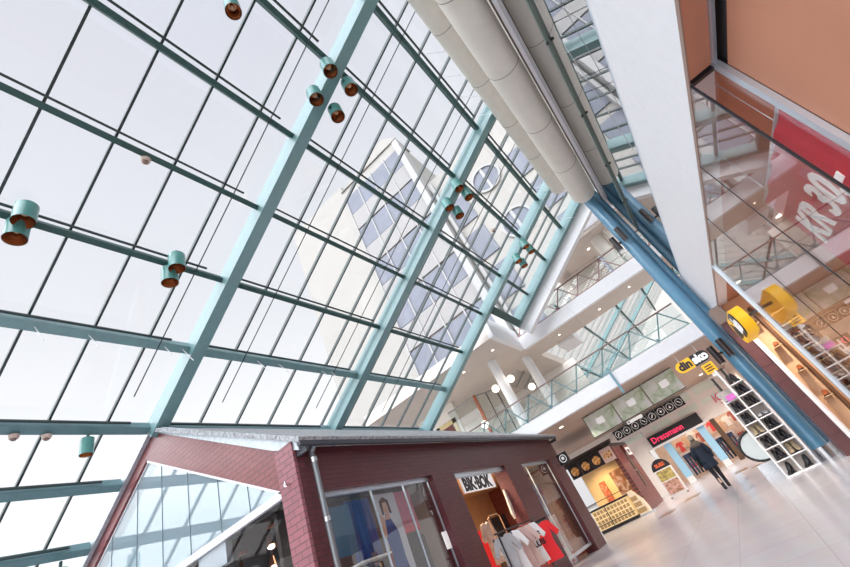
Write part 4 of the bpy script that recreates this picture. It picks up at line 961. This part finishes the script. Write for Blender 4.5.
# local frame: x right, y walking direction (away from the camera)
body = [[((0,0,.90),(.14,.10)), ((0,.01,1.08),(.12,.085)), ((0,.02,1.26),(.15,.10)), ((0,.02,1.39),(.10,.07)), ((0,.03,1.46),.05), ((0,.04,1.54),(.07,.075)), ((0,.045,1.63),(.072,.085)), ((0,.04,1.69),(.05,.06))],
        [(3,0), ((.17,.02,1.37),.055), ((.23,-.05,1.12),.045), ((.20,.06,.90),.036), ((.19,.10,.83),.03), ((.19,.125,.76),.028)],
        [(3,0), ((-.17,.02,1.37),.055), ((-.24,.04,1.12),.045), ((-.22,.15,.93),.036), ((-.21,.19,.87),.03), ((-.21,.22,.81),.028)],
        [(0,0), ((.09,.02,.84),.095), ((.09,.16,.48),.062), ((.09,.13,.12),.042), ((.09,.15,.05),.04), ((.09,.27,.035),.03)],
        [(0,0), ((-.09,-.02,.84),.095), ((-.08,-.05,.47),.062), ((-.08,-.30,.17),.042), ((-.08,-.31,.09),.04), ((-.08,-.22,.02),.03)]]
# fingers and thumbs grow from the palms
for (px, py, pz, sg) in ((.19,.125,.76,1), (-.21,.22,.81,-1)):
    pi = None
for hand, base, sg in ((13, (.19,.125,.76), 1), (18, (-.21,.22,.81), -1)):
    for k, ln in enumerate((.062, .07, .066, .052)):
        y = base[1] + .026 - k*.017
        body.append([((base[0], y, base[2]-.035), .010), ((base[0]-.012*sg, y, base[2]-.035-ln*.5), .0095), ((base[0]-.03*sg, y, base[2]-.035-ln*.9), .008)])
    body.append([((base[0], base[1]+.03, base[2]+.01), .011), ((base[0]-.02*sg, base[1]+.05, base[2]-.02), .0105), ((base[0]-.03*sg, base[1]+.05, base[2]-.05), .009)])
# connect digit roots to the palm vertices
cnt = 0
order = []
for ch in body:
    ids = []
    for p in ch:
        if isinstance(p[0], int): ids.append(p[0])
        else: ids.append(cnt); cnt += 1
    order.append(ids)
right_palm, left_palm = order[1][-1], order[2][-1]
for i in range(5, 10): body[i] = [(right_palm, 0)] + body[i]
for i in range(10, 15): body[i] = [(left_palm, 0)] + body[i]
bodyo = skinned('body', body, skin, wm, None)
def ering(cx, cy, z, rx, ry, n=20): return [(cx+rx*math.cos(2*PI*k/n), cy+ry*math.sin(2*PI*k/n), z) for k in range(n)]
def local(mb, name, m, sharp=60):
    off = wloc(wm); mb.v = [v + off for v in mb.v]; return mb.build(name, m, wm, sharp=sharp)
local(MB().loft([ering(0,.0,.66,.225,.19), ering(0,.0,.72,.235,.195), ering(0,.01,.95,.215,.165), ering(0,.015,1.08,.185,.15), ering(0,.02,1.25,.215,.16), ering(0,.02,1.37,.19,.13), ering(0,.025,1.45,.10,.095)]), 'parka', navy)
skinned('sleeves', [[((.0,.02,1.36),.10), ((.18,.02,1.36),.085), ((.245,-.05,1.12),.075), ((.215,.05,.90),.06)], [(0,0), ((-.18,.02,1.36),.085), ((-.255,.04,1.12),.075), ((-.235,.14,.94),.06)]], navy, wm, None)
local(MB().loft([ering(0,-.05,1.33,.13,.09), ering(0,-.06,1.40,.17,.13), ering(0,-.03,1.47,.15,.13), ering(0,.0,1.53,.105,.10)]), 'fur_hood', fur)
local(MB().loft([ering(0,.035,1.57,.094,.104), ering(0,.035,1.66,.102,.112), ering(0,.035,1.72,.085,.095), ering(0,.035,1.765,.04,.045)]), 'knit_hat', knit)
local(MB().loft([ering(0,-.0,1.47,.08,.05), ering(0,.0,1.55,.088,.07), ering(0,.01,1.60,.09,.085)]), 'hair', mat('brown_hair', (.10, .06, .04), .6))
local(MB().sphere((-.03,.125,1.62), .012).sphere((.03,.125,1.62), .012), 'eyes', signw)
local(MB().cyl((0,.115,1.615), (0,.145,1.575), .010, .017, n=8), 'nose', skin); local(MB().sphere((0,.115,1.545), .02, (1.2,.5,.4)), 'mouth', mat('lips', (.5,.18,.16), .5))
skinned('trousers', [[((0,0,.88),(.15,.12)), ((.09,.02,.80),.105), ((.09,.16,.48),.075), ((.09,.135,.14),.055)], [(0,0), ((-.09,-.02,.80),.105), ((-.08,-.05,.47),.075), ((-.08,-.30,.12),.06)]], mat('black_trousers', (.012, .013, .018), .8), wm, None)
for (x, y, z, tz, dy) in ((.09, .20, 0, .05, .26), (-.08, -.25, .0, .10, .18)):
    local(MB().loft([ering(x, y-.09, z+.01, .05, .045, 12), ering(x, y-.08, z+.06, .055, .06, 12), ering(x, y-.07 if z == 0 and x > 0 else y-.06, z+.20, .058, .06, 12)]).loft([[(x+.048*math.cos(a), y-.09+t*dy*.85, z+.035+.035*math.sin(a)*(1-.4*t)) for a in [2*PI*k/10 for k in range(10)]] for t in (0, .4, .8, 1)]), 'boot', leatherk)
bag = MB().loft([ering(-.27, .02, .78, .05, .12, 14), ering(-.28, .02, .86, .06, .14, 14), ering(-.27, .02, 1.0, .05, .12, 14)]); local(bag, 'shoulder_bag', black)
wm.rotation_euler = (0, 0, .12)

# ------------------------------------------------------------------ light
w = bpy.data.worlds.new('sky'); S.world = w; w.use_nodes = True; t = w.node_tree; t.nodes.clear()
out = t.nodes.new('ShaderNodeOutputWorld'); bg = t.nodes.new('ShaderNodeBackground')
tc = t.nodes.new('ShaderNodeTexCoord'); sp = t.nodes.new('ShaderNodeSeparateXYZ'); t.links.new(tc.outputs['Generated'], sp.inputs[0])
rp = t.nodes.new('ShaderNodeValToRGB'); e = rp.color_ramp.elements
e[0].position = 0.0; e[0].color = (.34, .33, .32, 1); e[1].position = 1.0; e[1].color = (.62, .635, .70, 1)
for pos, c in ((.02, (1.0, 1.0, 1.0)), (.3, (.95, .95, .96)), (.6, (.74, .75, .785))):
    q = e.new(pos); q.color = (*c, 1)
t.links.new(sp.outputs['Z'], rp.inputs['Fac'])
# overcast sky, with brightness added behind the viewer to fill the interior
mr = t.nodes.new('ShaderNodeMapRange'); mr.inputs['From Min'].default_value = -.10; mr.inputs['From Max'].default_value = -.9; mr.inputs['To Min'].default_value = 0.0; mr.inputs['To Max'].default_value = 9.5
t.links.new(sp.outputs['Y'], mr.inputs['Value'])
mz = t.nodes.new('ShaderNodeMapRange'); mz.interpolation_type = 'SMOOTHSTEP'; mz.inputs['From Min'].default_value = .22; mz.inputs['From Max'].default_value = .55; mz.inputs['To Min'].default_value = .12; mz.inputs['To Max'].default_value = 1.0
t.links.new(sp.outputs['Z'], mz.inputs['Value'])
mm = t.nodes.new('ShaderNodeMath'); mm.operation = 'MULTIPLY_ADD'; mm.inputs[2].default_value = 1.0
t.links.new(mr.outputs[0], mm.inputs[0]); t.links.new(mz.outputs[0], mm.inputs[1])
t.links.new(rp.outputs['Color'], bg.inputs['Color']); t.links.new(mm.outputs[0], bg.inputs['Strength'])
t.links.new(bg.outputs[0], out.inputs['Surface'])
# shop lamps
area_light('brick_shop_light', (-7.4, 11.4, 3.15), 1.0, 190, (1,.80,.55))
area_light('brick_shop_window_light', (-6.4, 7.0, 3.1), .5, 14, (1,.9,.8), sy=2)
area_light('gable_shop_light', (-8.0, 6.6, 3.1), .5, 12, (1,.75,.5))

S.view_settings.view_transform = 'Standard'; S.view_settings.look = 'None'
S.view_settings.gamma = 1.0; S.view_settings.use_curve_mapping = False; S.view_settings.exposure = 0.4
S.cycles.max_bounces = 10; S.cycles.transparent_max_bounces = 24; S.cycles.use_denoising = True
